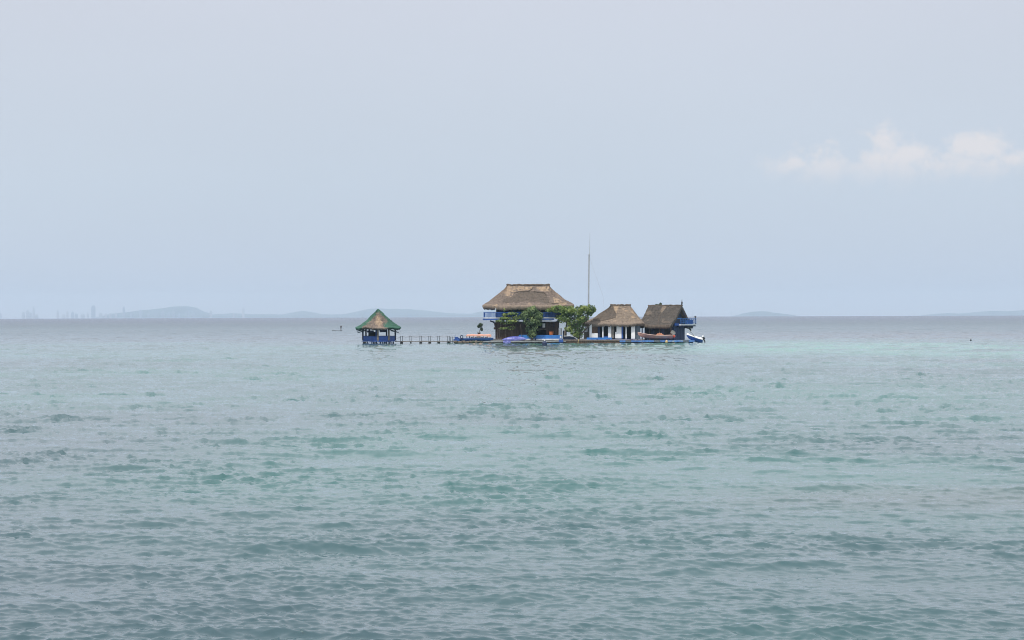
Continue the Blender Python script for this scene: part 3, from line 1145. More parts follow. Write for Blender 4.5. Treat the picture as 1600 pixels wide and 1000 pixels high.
zr_ = W(820, 445.8, cyR).z
ze_ = W(820, 477.5, YH - 1.5).z
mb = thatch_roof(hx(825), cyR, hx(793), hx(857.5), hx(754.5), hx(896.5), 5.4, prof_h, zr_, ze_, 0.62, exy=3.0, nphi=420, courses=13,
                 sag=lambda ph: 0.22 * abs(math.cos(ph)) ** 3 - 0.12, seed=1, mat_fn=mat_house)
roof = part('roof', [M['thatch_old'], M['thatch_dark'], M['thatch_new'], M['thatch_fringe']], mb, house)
mb = MB()
pts = [(hx(791.5) + (hx(859.5) - hx(791.5)) * k / 30, cyR + 0.02 * math.sin(k), zr_ + 0.06 + 0.14 * fn(k * 0.4, 0, 0)) for k in range(31)]
mb.tube(pts, 0.17, 8)
part('ridge_cap', M['thatch_dark'], mb, roof)


def seam(pixels, cy, hy, zr, ze, rf, parent, mtl, r=0.10):
    """lip of an upper thatch layer over a lower one, laid along the roof's own surface"""
    bvh_pts = []
    from mathutils.bvhtree import BVHTree
    me = rf.data
    off = Vector((0, 0, 0))
    q = rf
    while q is not None:
        off += q.location
        q = q.parent
    tree = BVHTree.FromPolygons([v.co + off for v in me.vertices], [tuple(p.vertices) for p in me.polygons])
    eye = Vector((0, 0, H))
    out = []
    for (px, py) in pixels:
        d = (W(px, py, 300.0) - eye).normalized()
        hit = tree.ray_cast(eye, d)
        if hit[0] is not None:
            out.append(hit[0])
    if len(out) > 1:
        m_ = MB()
        m_.tube(out, r, 6)
        part('thatch_lip', mtl, m_, parent)


def dense(pts, n=4):
    out = []
    for i in range(len(pts) - 1):
        for k in range(n):
            t = k / n
            out.append((pts[i][0] * (1 - t) + pts[i + 1][0] * t, pts[i][1] * (1 - t) + pts[i + 1][1] * t + math.sin(i * 4 + k) * 0.12))
    out.append(pts[-1])
    return out


seam(dense([(833, 448.5), (831, 452), (825, 455), (812, 455.5), (803, 458)]), 0, 0, 0, 0, roof, roof, M['thatch_dark'], 0.09)
seam(dense([(834, 455), (842, 456.8), (850, 457.2), (853, 460)]), 0, 0, 0, 0, roof, roof, M['thatch_dark'], 0.12)
seam(dense([(857, 468), (857.5, 473.5), (866, 474.4), (880, 473.4)]), 0, 0, 0, 0, roof, roof, M['thatch_dark'], 0.10)

# blue terrace wall in front
tw = thing('terrace_wall', 'sloping ended bright blue low wall in front of the two storey house', 'wall', (W(842, 530, YH - 1.8).x, YH - 1.8, 0.6))
mb = MB()
ptsw = [W(805.5, 529.2, YH - 1.8), W(878, 529.2, YH - 1.8), W(878, 523.6, YH - 1.8), W(812, 523.2, YH - 1.8)]
mb.prism([(p.x, p.z) for p in ptsw], YH - 1.8, YH - 1.55)
part('panel', M['blue_bright'], mb, tw)
mb = MB()
for (p0, p1) in ((817, 829.5), (830.2, 837), (837.6, 878)):
    pbox(p0, p1, 529.3, 531.4, YH - 1.95, 0.5, mb)
part('footing', M['white_metal'], mb, tw)
part('post', M['white'], pbox(874.8, 877.2, 524.6, 528, YH - 1.84, 0.035), tw)
part('post', M['navy'], pbox(836.2, 837.4, 528.6, 533, YH - 2.1, 0.12), tw)
mb = pbox(873, 880, 530.2, 535, YD - 0.35, 0.3)
o = mb.build('dock_fender', M['blue'], origin=(W(876, 535, YD).x, YD - 0.35, 0))
tag(o, 'blue square fender on the grey dock near its right end', 'fender')

# white fence panel right of the porch
fe = thing('white_fence', 'short white board fence right of the porch under the big tree', 'fence', (W(873, 523, YH + 1).x, YH + 1, 0.6))
for px in (870, 872.6, 875.2, 877.4):
    part('board', M['white'], pbox(px - 0.8, px + 0.8, 511.5 + (px % 2), 523.4, YH + 0.1, 0.06), fe)
mb = pbox(869.2, 878.4, 523.5, 530, YH + 0.1, 0.3)
part('base', M['navy'], mb, fe)

# orange tub
p = W(861.2, 523.6, YH - 0.7)
mb = MB()
mb.lathe([(0.30, 0), (0.36, 0.1), (0.40, 0.55), (0.43, 0.6), (0.43, 0.66), (0.38, 0.66), (0.34, 0.1)], (p.x, YH - 0.9, p.z - 0.05), 16)
mb.box(p.x - 0.36, p.x + 0.36, YH - 1.2, YH - 0.5, 0.6, p.z - 0.06)
o = mb.build('tub', M['orange'], origin=(p.x, YH - 0.9, 0.6))
tag(o, 'orange plastic tub on the porch behind the blue low wall', 'tub')

# blue drum by the fence
p = W(882.5, 531, YH - 0.5)
mb = MB()
mb.lathe([(0.30, 0), (0.34, 0.03), (0.34, 0.5), (0.36, 0.53), (0.34, 0.56), (0.34, 1.0), (0.36, 1.03), (0.34, 1.06), (0.33, 1.5), (0.27, 1.55)],
         (p.x, YH - 0.5, 0.62), 18)
o = mb.build('water_drum', M['navy'], origin=(p.x, YH - 0.5, 0.62))
tag(o, 'dark blue water drum between white fence and big tree trunk', 'drum')


# ---- trees
def limb(mb, pts, r, r2):
    mb.tube(pts, r, 7, r2)


def tree(name, label, base_px, base_py, Y, limbs, blobs, count, size, m, seed, r0=0.16, group=None):
    p0 = W(base_px, base_py, Y)
    t = thing(name, label, 'tree', (p0.x, Y, p0.z), group)
    mb = MB()
    rr = random.Random(seed)
    for lp in limbs:
        pts = [W(q[0], q[1], Y) for q in lp]
        pts = [(q.x, Y + 0.25 * i * (1 if rr.random() > 0.5 else -1), q.z) for i, q in enumerate(pts)]
        limb(mb, pts, r0, r0 * 0.35)
    part('trunk', M['bark'], mb, t)
    crown('crown', m, blobs, count, size, seed, t)
    return t


YT = YD + 2.8
tree('tree', 'round leafy tree narrowing to its foot in front of the balcony', 832, 531, YT,
     [[(832, 531), (831, 520), (829, 508), (826, 492)], [(832, 526), (836, 515), (840, 500), (842, 490)], [(831, 522), (825, 510), (819, 500)],
      [(832, 524), (832, 505), (832, 484)]],
     [blob(830, 487, YT, 13, 9, 1.2, deep=1.3), blob(839, 493, YT, 10.5, 9, 1.1, deep=1.3), blob(820, 494, YT, 9.5, 8, 1.0, deep=1.2),
      blob(831, 502, YT, 16, 9, 1.5, deep=1.5), blob(833, 482, YT, 7, 5, .5, deep=.8), blob(842, 503, YT, 7, 7, .6, deep=.9), blob(831, 513, YT, 11.5, 9, 1.0, deep=1.2),
      blob(832, 522, YT, 7.5, 7, .6, deep=.9)], 5200, 0.30, M['leaf_mid'], 21)
YT2 = YD + 2.6
tree('tree', 'wide spreading tree between the two storey house and the white hut', 905, 531, YT2,
     [[(905, 531), (904, 518), (900, 505), (893, 494), (884, 487)], [(905, 526), (910, 512), (916, 498), (921, 484)],
      [(903, 520), (895, 508), (880, 500), (868, 492)], [(906, 524), (915, 515), (924, 506)], [(882, 531), (883, 518), (886, 505), (880, 494)]],
     [blob(874, 483, YT2, 17, 6.5, 1.2, deep=1.8), blob(888, 486, YT2, 13, 10, 1.3, deep=1.6), blob(901, 489, YT2, 12, 11, 1.2, deep=1.6),
      blob(922, 484, YT2, 10.5, 9.5, 1.1, deep=1.3), blob(909, 483, YT2, 8, 7, .7, deep=1.1), blob(911, 497, YT2, 11, 9, .9, deep=1.4),
      blob(882, 497, YT2, 15, 8, 1.0, deep=1.4), blob(898, 504, YT2, 14, 9, 1.0, deep=1.4), blob(905, 511, YT2, 10, 9, .8, deep=1.2),
      blob(899, 518, YT2, 11, 9, .7, deep=1.2), blob(904, 523, YT2, 9, 6, .6, deep=1.0), blob(889, 513, YT2, 8, 7, .35, deep=1.0), blob(857, 485, YT2, 5, 3.5, .2, deep=.6)],
     8600, 0.31, M['leaf_bright'], 22, 0.19)
YV = YD + 3.0
tree('climbing_shrub', 'thin sparse shrub spreading flat branches over the left balcony', 790, 531, YV,
     [[(790, 531), (789.5, 515), (791, 500), (797, 490)], [(781, 531), (781, 512), (784, 501)], [(790, 508), (782, 503), (776, 502)],
      [(800, 531), (800, 512), (803, 500), (809, 496)], [(815, 531), (814, 512), (812, 502)], [(777, 531), (778, 514)]],
     [blob(789, 491.5, YV, 5, 3, .35, deep=.6), blob(801, 490, YV, 9, 2.4, .7, deep=.8), blob(789, 497, YV, 11, 3, .55, deep=.8),
      blob(783, 501.5, YV, 11, 2.2, .8, deep=.9), blob(800, 501.5, YV, 12, 2.6, .8, deep=.9), blob(808, 496, YV, 9, 4, .6, deep=.8),
      blob(786, 513, YV, 9, 1.8, .35, deep=.6), blob(792, 505, YV, 12, 2.0, .4, deep=.6), blob(788, 484, YV, 2, 3, .08, deep=.4),
      blob(799, 512, YV, 10, 4, .15, deep=.6)],
     1700, 0.26, M['leaf_bright'], 23, 0.045)
YP = YD + 3.6
p = W(748.5, 523, YP)
pl = thing('potted_tree', 'small dark leafed potted tree behind the coral canopy', 'plant', (p.x, YP, 0.4))
mb = MB()
mb.box(p.x - 0.30, p.x + 0.30, YP - 0.3, YP + 0.3, 0.4, p.z - 0.02)
part('pedestal', M['concrete'], mb, pl)
mb = MB()
mb.lathe([(0.20, 0), (0.27, 0.3), (0.31, 0.34), (0.31, 0.40), (0.24, 0.40)], (p.x, YP, p.z - 0.015), 14)
part('pot', M['wood_dark'], mb, pl)
mb = MB()
q = [W(748.5, 520, YP), W(750, 515, YP), W(751, 509, YP), W(750, 505, YP)]
mb.tube(q, 0.05, 6, 0.02)
mb.tube([W(747, 520, YP), W(746.2, 517.5, YP)], 0.03, 5, 0.015)
part('stem', M['bark'], mb, pl)
crown('crown', M['leaf_dark'], [blob(751, 508, YP, 3.6, 3.6, 1, deep=.45), blob(748, 510, YP, 2.6, 3, .6, deep=.35), blob(752.3, 514, YP, 2.6, 3.4, .7, deep=.35)],
      620, 0.2, 24, pl)
YK = YD + 11
tree('tree', 'dark green treetop showing just above the ridge of the gabled hut', 1029, 531, YK,
     [[(1029, 531), (1029, 500), (1029, 480)]], [blob(1027, 478, YK, 5, 3, 1, deep=.7), blob(1032, 475.5, YK, 2.3, 2.8, .5, deep=.5)],
     500, 0.26, M['leaf_dark'], 25, 0.1)

# ---- antenna mast
YM = YD + 6
am = thing('antenna_mast', 'tall thin grey antenna mast rising behind the big tree', 'mast', (W(919, 530, YM).x, YM, 0.6))
mb = MB()
b0, b1 = W(918.8, 530, YM), W(920.6, 398.5, YM)
for dx, dy in ((-0.11, 0), (0.11, 0), (0, 0.2)):
    mb.tube([(b0.x + dx, YM + dy, 0.6), (b1.x + dx * 0.8, YM + dy, b1.z)], 0.035, 5)
n = 40
for k in range(n):
    z0, z1 = k / n, (k + 1) / n
    A, Bp = b0.lerp(b1, z0), b0.lerp(b1, z1)
    s_ = 1 if k % 2 else -1
    mb.tube([(A.x - 0.13 * s_, YM, A.z if k else 0.62), (Bp.x + 0.13 * s_, YM, Bp.z)], 0.02, 4)
    mb.tube([(A.x, YM + 0.2, A.z if k else 0.62), (Bp.x + 0.13 * s_, YM, Bp.z)], 0.018, 4)
part('lattice_pole', M['galvanised'], mb, am)
mb = MB()
t0, t1 = W(921.2, 398.5, YM), W(921.9, 363, YM)
mb.tube([t0, t0.lerp(t1, 0.6), t1], 0.035, 6, 0.02)
part('whip', M['galvanised'], mb, am)
for px0, px1, py in ((918.4, 922, 398.2), (919, 921.2, 443.5)):
    part('crossarm', M['galvanised'], pbox(px0, px1, py - 0.5, py + 0.5, YM - 0.1, 0.3), am)
mb = MB()
mb.tube([W(921, 402, YM), W(942, 462, YM + 3), W(944, 481, YM + 3)], 0.008, 4)
part('guy_wire', M['galvanised'], mb, am)

# ---- middle white hut
YC = YD + 3.4
hut = thing('white_hut', 'low white walled hut with tan hipped thatch roof', 'hut', (W(957, 530, YC).x, YC + 3, 0.6))


def piece(name, m_, p0, p1, y0, y1, dY=0.0, depth=0.18, parent=hut, lab=None, YY=YC):
    return part(name, M[m_], pbox(p0, p1, y0, y1, YY + dY, depth), parent, label=lab)


def slope(px):
    return 527.6 + (px - 920) / 70 * 1.6


top_y = 507.0
for (n_, m_, a_, b_, t_, bt, d) in (
        ('post', 'white', 921.0, 924.6, top_y, None, 0), ('wall', 'white', 924.7, 934.0, 520.6, None, 0.01),
        ('post', 'white', 941.1, 942.9, top_y, None, 0), ('wall', 'white', 950.2, 955.0, top_y, None, 0),
        ('wall', 'white', 963.4, 971.0, top_y, None, 0), ('wall', 'white', 961.3, 963.3, 518.6, None, 0.01),
        ('post', 'white', 977.4, 979.2, top_y, None, 0), ('wall', 'white', 986.3, 992.2, top_y, None, 0)):
    piece(n_, m_, a_, b_, t_, slope(b_), d)
piece('side_wall', 'slate_wall', 992.3, 1000.5, top_y, 530.6, 0.35)  # the shade on this wall is put into its slate tone
piece('door', 'wood_grey', 955.1, 959.6, top_y, slope(957), 0.08, 0.08, lab='brown half open door between white walls')
piece('door', 'blue', 971.1, 973.6, top_y, slope(972), 0.05, 0.08, lab='blue door leaf folded against the white wall')
piece('door', 'navy', 934.1, 937.5, top_y, slope(936), 0.1, 0.08)
piece('window', 'wood_brown', 924.7, 934.0, 510.6, 520.5, 0.35, 0.08, lab='brown shuttered window over the low white wall')
piece('sill', 'blue', 943.0, 950.1, 525.6, slope(946), 0.02, 0.12)
# room behind
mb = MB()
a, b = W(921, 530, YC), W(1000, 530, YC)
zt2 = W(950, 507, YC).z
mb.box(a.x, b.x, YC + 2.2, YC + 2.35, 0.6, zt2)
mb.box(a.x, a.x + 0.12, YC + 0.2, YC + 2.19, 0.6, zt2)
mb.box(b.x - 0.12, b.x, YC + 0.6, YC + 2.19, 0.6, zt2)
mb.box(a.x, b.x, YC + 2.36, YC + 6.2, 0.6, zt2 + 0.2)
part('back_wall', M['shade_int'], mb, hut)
# porch on the left
piece('porch_wall', 'white', 913.8, 918.8, 509.8, 518.0, 1.2)
piece('porch_screen', 'wood_grey', 912.2, 920.4, 518.3, 529.5, 0.9, 0.08)
mb = pbox(913, 1002, 529.6, 531.2, YC - 0.35, 0.34)
part('plinth', M['blue'], mb, hut)
# roof
cyC = YC + 2.9
cxp = lambda p: W(p, 500, cyC).x
prof_c = [(0, 0), (0.08, 0.10), (0.36, 0.42), (0.66, 0.72), (0.86, 0.90), (1.0, 1.0)]
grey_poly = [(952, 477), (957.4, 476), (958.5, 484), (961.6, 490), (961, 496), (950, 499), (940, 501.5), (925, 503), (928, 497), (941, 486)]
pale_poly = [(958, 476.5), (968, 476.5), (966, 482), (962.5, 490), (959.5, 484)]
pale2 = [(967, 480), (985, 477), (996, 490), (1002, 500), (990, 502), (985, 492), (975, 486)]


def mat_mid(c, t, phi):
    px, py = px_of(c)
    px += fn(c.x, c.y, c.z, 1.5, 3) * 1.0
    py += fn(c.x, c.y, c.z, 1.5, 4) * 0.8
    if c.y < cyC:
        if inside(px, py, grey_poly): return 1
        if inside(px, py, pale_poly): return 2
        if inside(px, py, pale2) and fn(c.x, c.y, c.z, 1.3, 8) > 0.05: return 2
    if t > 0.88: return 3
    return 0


zrc, zec = W(968, 477, cyC).z, W(960, 505.6, YC - 0.7).z
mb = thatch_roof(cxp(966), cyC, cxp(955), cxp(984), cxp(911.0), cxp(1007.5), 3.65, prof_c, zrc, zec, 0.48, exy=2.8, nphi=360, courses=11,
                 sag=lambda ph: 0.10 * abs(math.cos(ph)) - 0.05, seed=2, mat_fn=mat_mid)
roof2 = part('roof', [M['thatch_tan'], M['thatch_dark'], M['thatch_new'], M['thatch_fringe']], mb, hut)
mb = MB()
pts = [(cxp(953.5) + (cxp(986) - cxp(953.5)) * k / 20, cyC, zrc + 0.05 + 0.12 * fn(k * 0.4, 0, 5)) for k in range(21)]
mb.tube(pts, 0.14, 8)
part('ridge_cap', M['thatch_dark'], mb, roof2)
seam(dense([(957.6, 477.5), (958.7, 484), (962, 490), (961.2, 496), (950, 499), (938, 502)]), 0, 0, 0, 0, roof2, roof2, M['thatch_dark'], 0.09)
seam(dense([(967, 483), (975, 481), (985, 479)]), 0, 0, 0, 0, roof2, roof2, M['thatch_old'], 0.07)

# ---- gabled hut on the right
A_ = R(38)
ca, sa = math.cos(A_), math.sin(A_)
YG = YD + 1.2                      # distance of its nearest eave corner
crn = W(1047.5, 513, YG)
ghut = thing('gabled_hut', 'dark blue gabled hut with steep grey thatch roof and balcony', 'hut', (crn.x, YG + 3, 0.6))
Lr, Wr = 48.5 / 9.0 / ca, 39.0 / 9.0 / sa


def G(u, v, z):
    """u along the ridge from the near gable, v from front eave to back"""
    return Vector((crn.x - u * ca + v * sa, YG + u * sa + v * ca, z))


zrg = W(1066, 479, YG + 0.5 * Wr * ca).z
zeg = W(1047, 510.0, YG).z
courses = 12
K = courses * 4
NL = 120


def gprof(t):          # fraction across half width (from ridge) for a fraction t down
    return float(np.interp(t, [0, 0.25, 0.5, 0.72, 0.88, 1.0], [0, 0.20, 0.42, 0.65, 0.85, 1.0]))


patch_poly = [(1036.5, 477), (1042, 478), (1039, 483), (1034.5, 488), (1031.5, 486)]
rows, mi_ = [], []
rr_ = random.Random(31)
for side in (-1, 1):
    rows = []
    for k in range(K + 1):
        t = k / K
        fr = (t * courses) % 1
        row = []
        for j in range(NL + 1):
            u = -0.1 + (Lr + 0.2) * j / NL
            off = gprof(t) * Wr / 2
            z = zrg + (zeg - zrg) * t
            p = G(u, Wr / 2 + side * off, z)
            nr = Vector((side * sa * 0.6, side * ca * 0.6, 0.7)).normalized()
            p += nr * (0.04 * fr + 0.14 * fn(p.x, p.y, p.z, 0.6, 12) + 0.06 * fn(p.x, p.y, p.z, 2.0, 13) + rr_.uniform(-0.02, 0.02) + 0.16)
            row.append(p)
        rows.append(row)
    rag = [rr_.uniform(-0.2, 0.05) for _ in range(NL + 1)]
    last = rows[-1]
    inn = Vector((-side * sa, -side * ca, 0))
    rows.append([p + Vector((0, 0, -0.28)) + inn * -0.03 for p in last])
    rows.append([p + Vector((0, 0, -0.40 + rag[j])) + inn * 0.12 for j, p in enumerate(last)])
    rows.append([p + Vector((0, 0, -0.32)) + inn * 0.5 for p in last])
    # underside back up to the ridge
    for t in (0.8, 0.5, 0.0):
        z = zrg + (zeg - zrg) * t - 0.32
        rows.append([G(-0.1 + (Lr + 0.2) * j / NL, Wr / 2 + side * gprof(t) * Wr / 2, z) for j in range(NL + 1)])
    rev = side > 0
    n = NL + 1
    if side == -1:
        gm = MB()
    vs_ = [p for r_ in rows for p in r_]
    fs, mm = [], []
    for i in range(len(rows) - 1):
        for k in range(n - 1):
            f = (i * n + k, i * n + k + 1, (i + 1) * n + k + 1, (i + 1) * n + k)
            fs.append(f[::-1] if rev else f)
            c_ = rows[i][k]
            px, py = px_of(c_)
            mm.append(1 if (side < 0 and i < K and inside(px, py, patch_poly)) else (2 if i / K > 0.94 else 0))
    # close the gable edges
    for e_ in (0, n - 1):
        loop = [i * n + e_ for i in range(len(rows))]
        top_half = loop[:K + 4]
        bot = loop[K + 4:]
        # strip between outer surface and underside
        ms = [(0.0, bot[-1]), (0.5, bot[-2]), (0.8, bot[-3]), (1.0, bot[-4] if len(bot) > 3 else loop[K + 3])]
        prev = 0
        for q in range(len(ms) - 1):
            i0, i1 = int(ms[q][0] * K), int(ms[q + 1][0] * K)
            for i in range(i0, i1):
                a_, b_ = loop[i], loop[i + 1]
                c_, d_ = ms[q][1], ms[q + 1][1]
                fs.append((a_, b_, d_) if i == i1 - 1 else (a_, b_, c_))
                mm.append(2)
            fs.append((loop[max(i1 - 1, 0)], ms[q + 1][1], ms[q][1]))
            mm.append(2)
    o_ = len(gm.mi)
    gm.add(vs_, fs)
    gm.mi[o_:] = mm
groof = part('roof', [M['thatch_grey'], M['thatch_tan'], M['thatch_dark']], gm, ghut)
mb = MB()
mb.tube([G(-0.2 + (Lr + 0.4) * k / 20, Wr / 2, zrg + 0.2 + 0.10 * fn(k * .5, 1, 1)) for k in range(21)], 0.15, 8)
part('ridge_cap', M['thatch_dark'], mb, groof)
seam(dense([(1033, 486), (1031.5, 492), (1029, 500), (1028, 508)]), 0, 0, 0, 0, groof, groof, M['thatch_dark'], 0.07)

# gable end wall (upper), set back under the roof edge
z_b = W(1065, 506.5, YG + 2).z     # balcony floor
zfl = zt_ + 0.0


def gpoly(u, inset, zlow):
    pts_ = []
    for t in (1.0, 0.85, 0.65, 0.45, 0.25, 0.05):
        z = zrg + (zeg - zrg) * t - 0.30
        if z < zlow: continue
        pts_.append((Wr / 2 - gprof(t) * Wr / 2 + inset * t, z))
    left = pts_
    right = [(Wr - v, z) for v, z in reversed(pts_)]
    poly = [(left[0][0], zlow)] + left + right + [(right[-1][0], zlow)]
    return poly


gp = gpoly(0, 0.25, z_b + 0.02)
mb = MB()
n = len(gp)
vs_ = [G(0.7, v, z) for v, z in gp] + [G(0.9, v, z) for v, z in gp]
fs = [tuple(range(n)), tuple(range(2 * n - 1, n - 1, -1))] + [(k, k + n, (k + 1) % n + n, (k + 1) % n) for k in range(n)]
mb.add(vs_, fs)
part('gable_wall', M['navy_wall'], mb, ghut)
# thatched verge strip, blue barge board on the far slope
mb = MB()
pts = [G(-0.02, Wr / 2 + gprof(t) * Wr / 2 - 0.05, zrg + (zeg - zrg) * t - 0.12) for t in np.linspace(0, 0.93, 12)]
mb.tube(pts, 0.09, 5)
part('barge_board', M['blue'], mb, ghut)
# lower walls
v0, v1 = 1.45, 4.9
wu1 = Lr - 0.4


def gbox(mb, u0, u1, va, vb, z0, z1):
    c = [(u0, va), (u0, vb), (u1, vb), (u1, va)]
    vs_ = [G(u, v, z0) for u, v in c] + [G(u, v, z1) for u, v in c]
    mb.add(vs_, [(0, 1, 2, 3), (7, 6, 5, 4), (0, 4, 5, 1), (1, 5, 6, 2), (2, 6, 7, 3), (3, 7, 4, 0)])
    return mb


part('wall', M['navy_wall'], gbox(MB(), 0.25, wu1, v0, v1, zfl, z_b - 0.3), ghut)
mb = MB()
rr_ = random.Random(8)
v = v0 + 0.02
while v < v1 - 0.15:
    gbox(mb, 0.2 - rr_.uniform(0, 0.03), 0.248, v, v + 0.3, zfl + 0.02, z_b - 0.32)
    v += 0.34
part('cladding', M['navy_wall'], mb, ghut)
mb = MB()
for (ua, ub) in ((1.1, 2.2), (3.0, 4.3), (5.0, 6.0)):
    gbox(mb, ua, ub, v0 - 0.06, v0 - 0.005, zfl + 0.05, zfl + 1.9)
part('door', M['shade_int'], mb, ghut)
for ua in (0.25, 2.6, 4.7, 6.3):
    part('post', M['blue'] if ua > 5 else M['wood_dark'], gbox(MB(), ua, ua + 0.14, 0.55, 0.69, zfl, zeg - 0.1), ghut)
# balcony
part('balcony_floor', M['white_metal'], gbox(MB(), -0.9, 0.24, 2.2, Wr - 0.05, z_b - 0.22, z_b), ghut)
part('balcony_beam', M['navy'], gbox(MB(), -0.75, 0.2, 2.3, Wr - 0.1, z_b - 0.42, z_b - 0.225), ghut)
part('eave_band', M['blue'], gbox(MB(), -0.35, 0.24, 1.3, 2.19, z_b - 0.25, z_b + 0.15), ghut)
mb = MB()
zr1_ = z_b + 0.95
for vv in np.linspace(2.05, Wr - 0.12, 8):
    gbox(mb, -0.86, -0.80, vv - 0.03, vv + 0.03, z_b, zr1_)
gbox(mb, -0.87, -0.79, 2.0, Wr - 0.08, zr1_, zr1_ + 0.07)
vv = list(np.linspace(2.05, Wr - 0.12, 8))
for i in range(7):
    mb.tube([G(-0.83, vv[i], z_b + 0.05), G(-0.83, vv[i + 1], zr1_)], 0.025, 4)
    mb.tube([G(-0.83, vv[i + 1], z_b + 0.05), G(-0.83, vv[i], zr1_)], 0.025, 4)
for s_ in (2.0, Wr - 0.1):
    gbox(mb, -0.78, 0.6, s_ - 0.02, s_ + 0.03, zr1_ - 0.002, zr1_ + 0.06)
part('railing', M['blue_bright'], mb, ghut)
# screen behind the rail, knobbed post, bracket
part('screen', M['blue'], gbox(MB(), -0.70, -0.66, Wr * 0.58, Wr - 0.9, z_b + 0.01, z_b + 0.75), ghut)
q = W(1085.4, 506, YG + Wr * ca)
gq = G(-0.7, Wr - 0.15, z_b)
mb = MB()
mb.tube([gq, gq + Vector((0, 0, 1.15))], 0.05, 6)
mb.lathe([(0.05, 0), (0.15, 0.06), (0.18, 0.16), (0.13, 0.26), (0.04, 0.30)], gq + Vector((0, 0, 1.13)), 10)
part('post', M['black'], mb, ghut, label='dark post with a knobbed top at the balcony corner')
mb = MB()
mb.tube([G(-0.1, v1, z_b - 0.45), G(-0.1, v1 + 0.8, z_b - 0.62), G(-0.1, v1 + 1.3, z_b - 0.95), G(-0.1, v1 + 1.45, z_b - 1.45)], 0.30, 7, 0.10)
part('bracket', M['black'], mb, ghut)

# bird on the roof peak
pk = G(-0.1, Wr / 2, zrg + 0.33)
mb = MB()
mb.lathe([(0.02, -0.30), (0.09, -0.22), (0.13, -0.05), (0.14, 0.08), (0.10, 0.22), (0.045, 0.32), (0.035, 0.45), (0.05, 0.50), (0.04, 0.56), (0.01, 0.60)],
         (pk.x, pk.y, pk.z + 0.28), 10, 1.0, 0.8)
mb.tube([(pk.x + 0.02, pk.y, pk.z + 0.80), (pk.x + 0.20, pk.y, pk.z + 0.88)], 0.022, 5, 0.008)
mb.tube([(pk.x - 0.05, pk.y, pk.z + 0.1), (pk.x - 0.22, pk.y, pk.z - 0.12)], 0.06, 5, 0.03)
for s_ in (-0.05, 0.05):
    mb.tube([(pk.x + s_, pk.y, pk.z + 0.05), (pk.x + s_, pk.y, pk.z - 0.06)], 0.015, 5)
o = mb.build('seabird', M['feather'], smooth=True, origin=tuple(pk))
tag(o, 'dark seabird perched upright on the peak of the gabled hut', 'bird')


# ---- boats
def hull_mb(pts_bow, xs, beam, y, sheer, keel, thick=0.06, taper_stern=0.85):
    """open hull between x0 (bow) and x1 (stern): sheer(t), keel(t) give z, beam(t) the half width"""
    mb = MB()
    n = 22
    rows = []
    for i in range(n + 1):
        t = i / n
        x = xs[0] + (xs[1] - xs[0]) * t
        b = beam(t)
        zs, zk = sheer(t), keel(t)
        row = []
        for k in range(9):
            q = -1 + 2 * k / 8
            row.append((x, y + b * math.copysign(abs(q) ** 0.75, q), zk + (zs - zk) * abs(q) ** 1.9))
        rows.append(row)
    mb.grid(rows)
    return mb, rows


def make_boat(name, label, x0, x1, y, beam, sheer, keel, hull_m, deck_m, rim_m, crown_h=-0.10):
    b = thing(name, label, 'boat', ((x0 + x1) / 2, y, keel(0.5)))
    mb, rows = hull_mb(None, (x0, x1), beam, y, sheer, keel)
    # transom
    n = len(rows[-1])
    mb.add(rows[-1], [tuple(range(n))])
    part('hull', hull_m, mb, b, smooth=False)
    mb = MB()
    for side in (0, -1):
        mb.tube([(r[side][0], r[side][1], r[side][2] + 0.01) for r in rows], 0.055, 5)
    part('gunwale', rim_m, mb, b)
    mb = MB()
    dk = []
    for i, r in enumerate(rows):
        t = i / (len(rows) - 1)
        z = sheer(t) + crown_h
        bb = beam(t) * 0.93
        dk.append([(r[0][0], y - bb, z), (r[0][0], y, z + 0.05 + max(0, crown_h) * 4), (r[0][0], y + bb, z)])
    mb.grid(dk)
    part('deck', deck_m, mb, b)
    return b


def outboard(parent, x, y, z, s, cowl, tilt, mirror=1):
    e = MB()
    c, sn = math.cos(tilt), math.sin(tilt)

    def T(px, pz):
        return (x + mirror * (px * c - pz * sn) * s, z + (px * sn + pz * c) * s)
    # cowl as rounded prism
    cw = [(-0.28, 0.0), (-0.30, 0.28), (-0.22, 0.42), (0.10, 0.46), (0.30, 0.34), (0.32, 0.05), (0.2, -0.04)]
    poly = [T(*q) for q in cw]
    if mirror < 0: poly = poly[::-1]
    e.prism(poly, y - 0.2 * s, y + 0.2 * s)
    m_ = part('motor', M[cowl], e, parent)
    e = MB()
    poly = [T(*q) for q in [(-0.10, -0.05), (0.12, -0.05), (0.08, -0.75), (0.16, -0.8), (0.22, -0.95), (-0.12, -0.95), (-0.08, -0.75)]]
    if mirror < 0: poly = poly[::-1]
    e.prism(poly, y - 0.06 * s, y + 0.06 * s)
    part('leg', M['black'], e, m_)
    e = MB()
    hx_, hz_ = T(0.26, -0.88)
    for k in range(3):
        a_ = 2 * math.pi * k / 3
        e.tube([(hx_, y, hz_), (hx_, y + math.cos(a_) * 0.16 * s, hz_ + math.sin(a_) * 0.16 * s)], 0.03 * s, 4)
    part('propeller', M['black'], e, m_)


# pink boat on the blue dock
YBt = YD + 0.2
x0, x1 = W(996.8, 520, YBt).x, W(1051, 520, YBt).x
zs = lambda py: W(1024, py, YBt).z


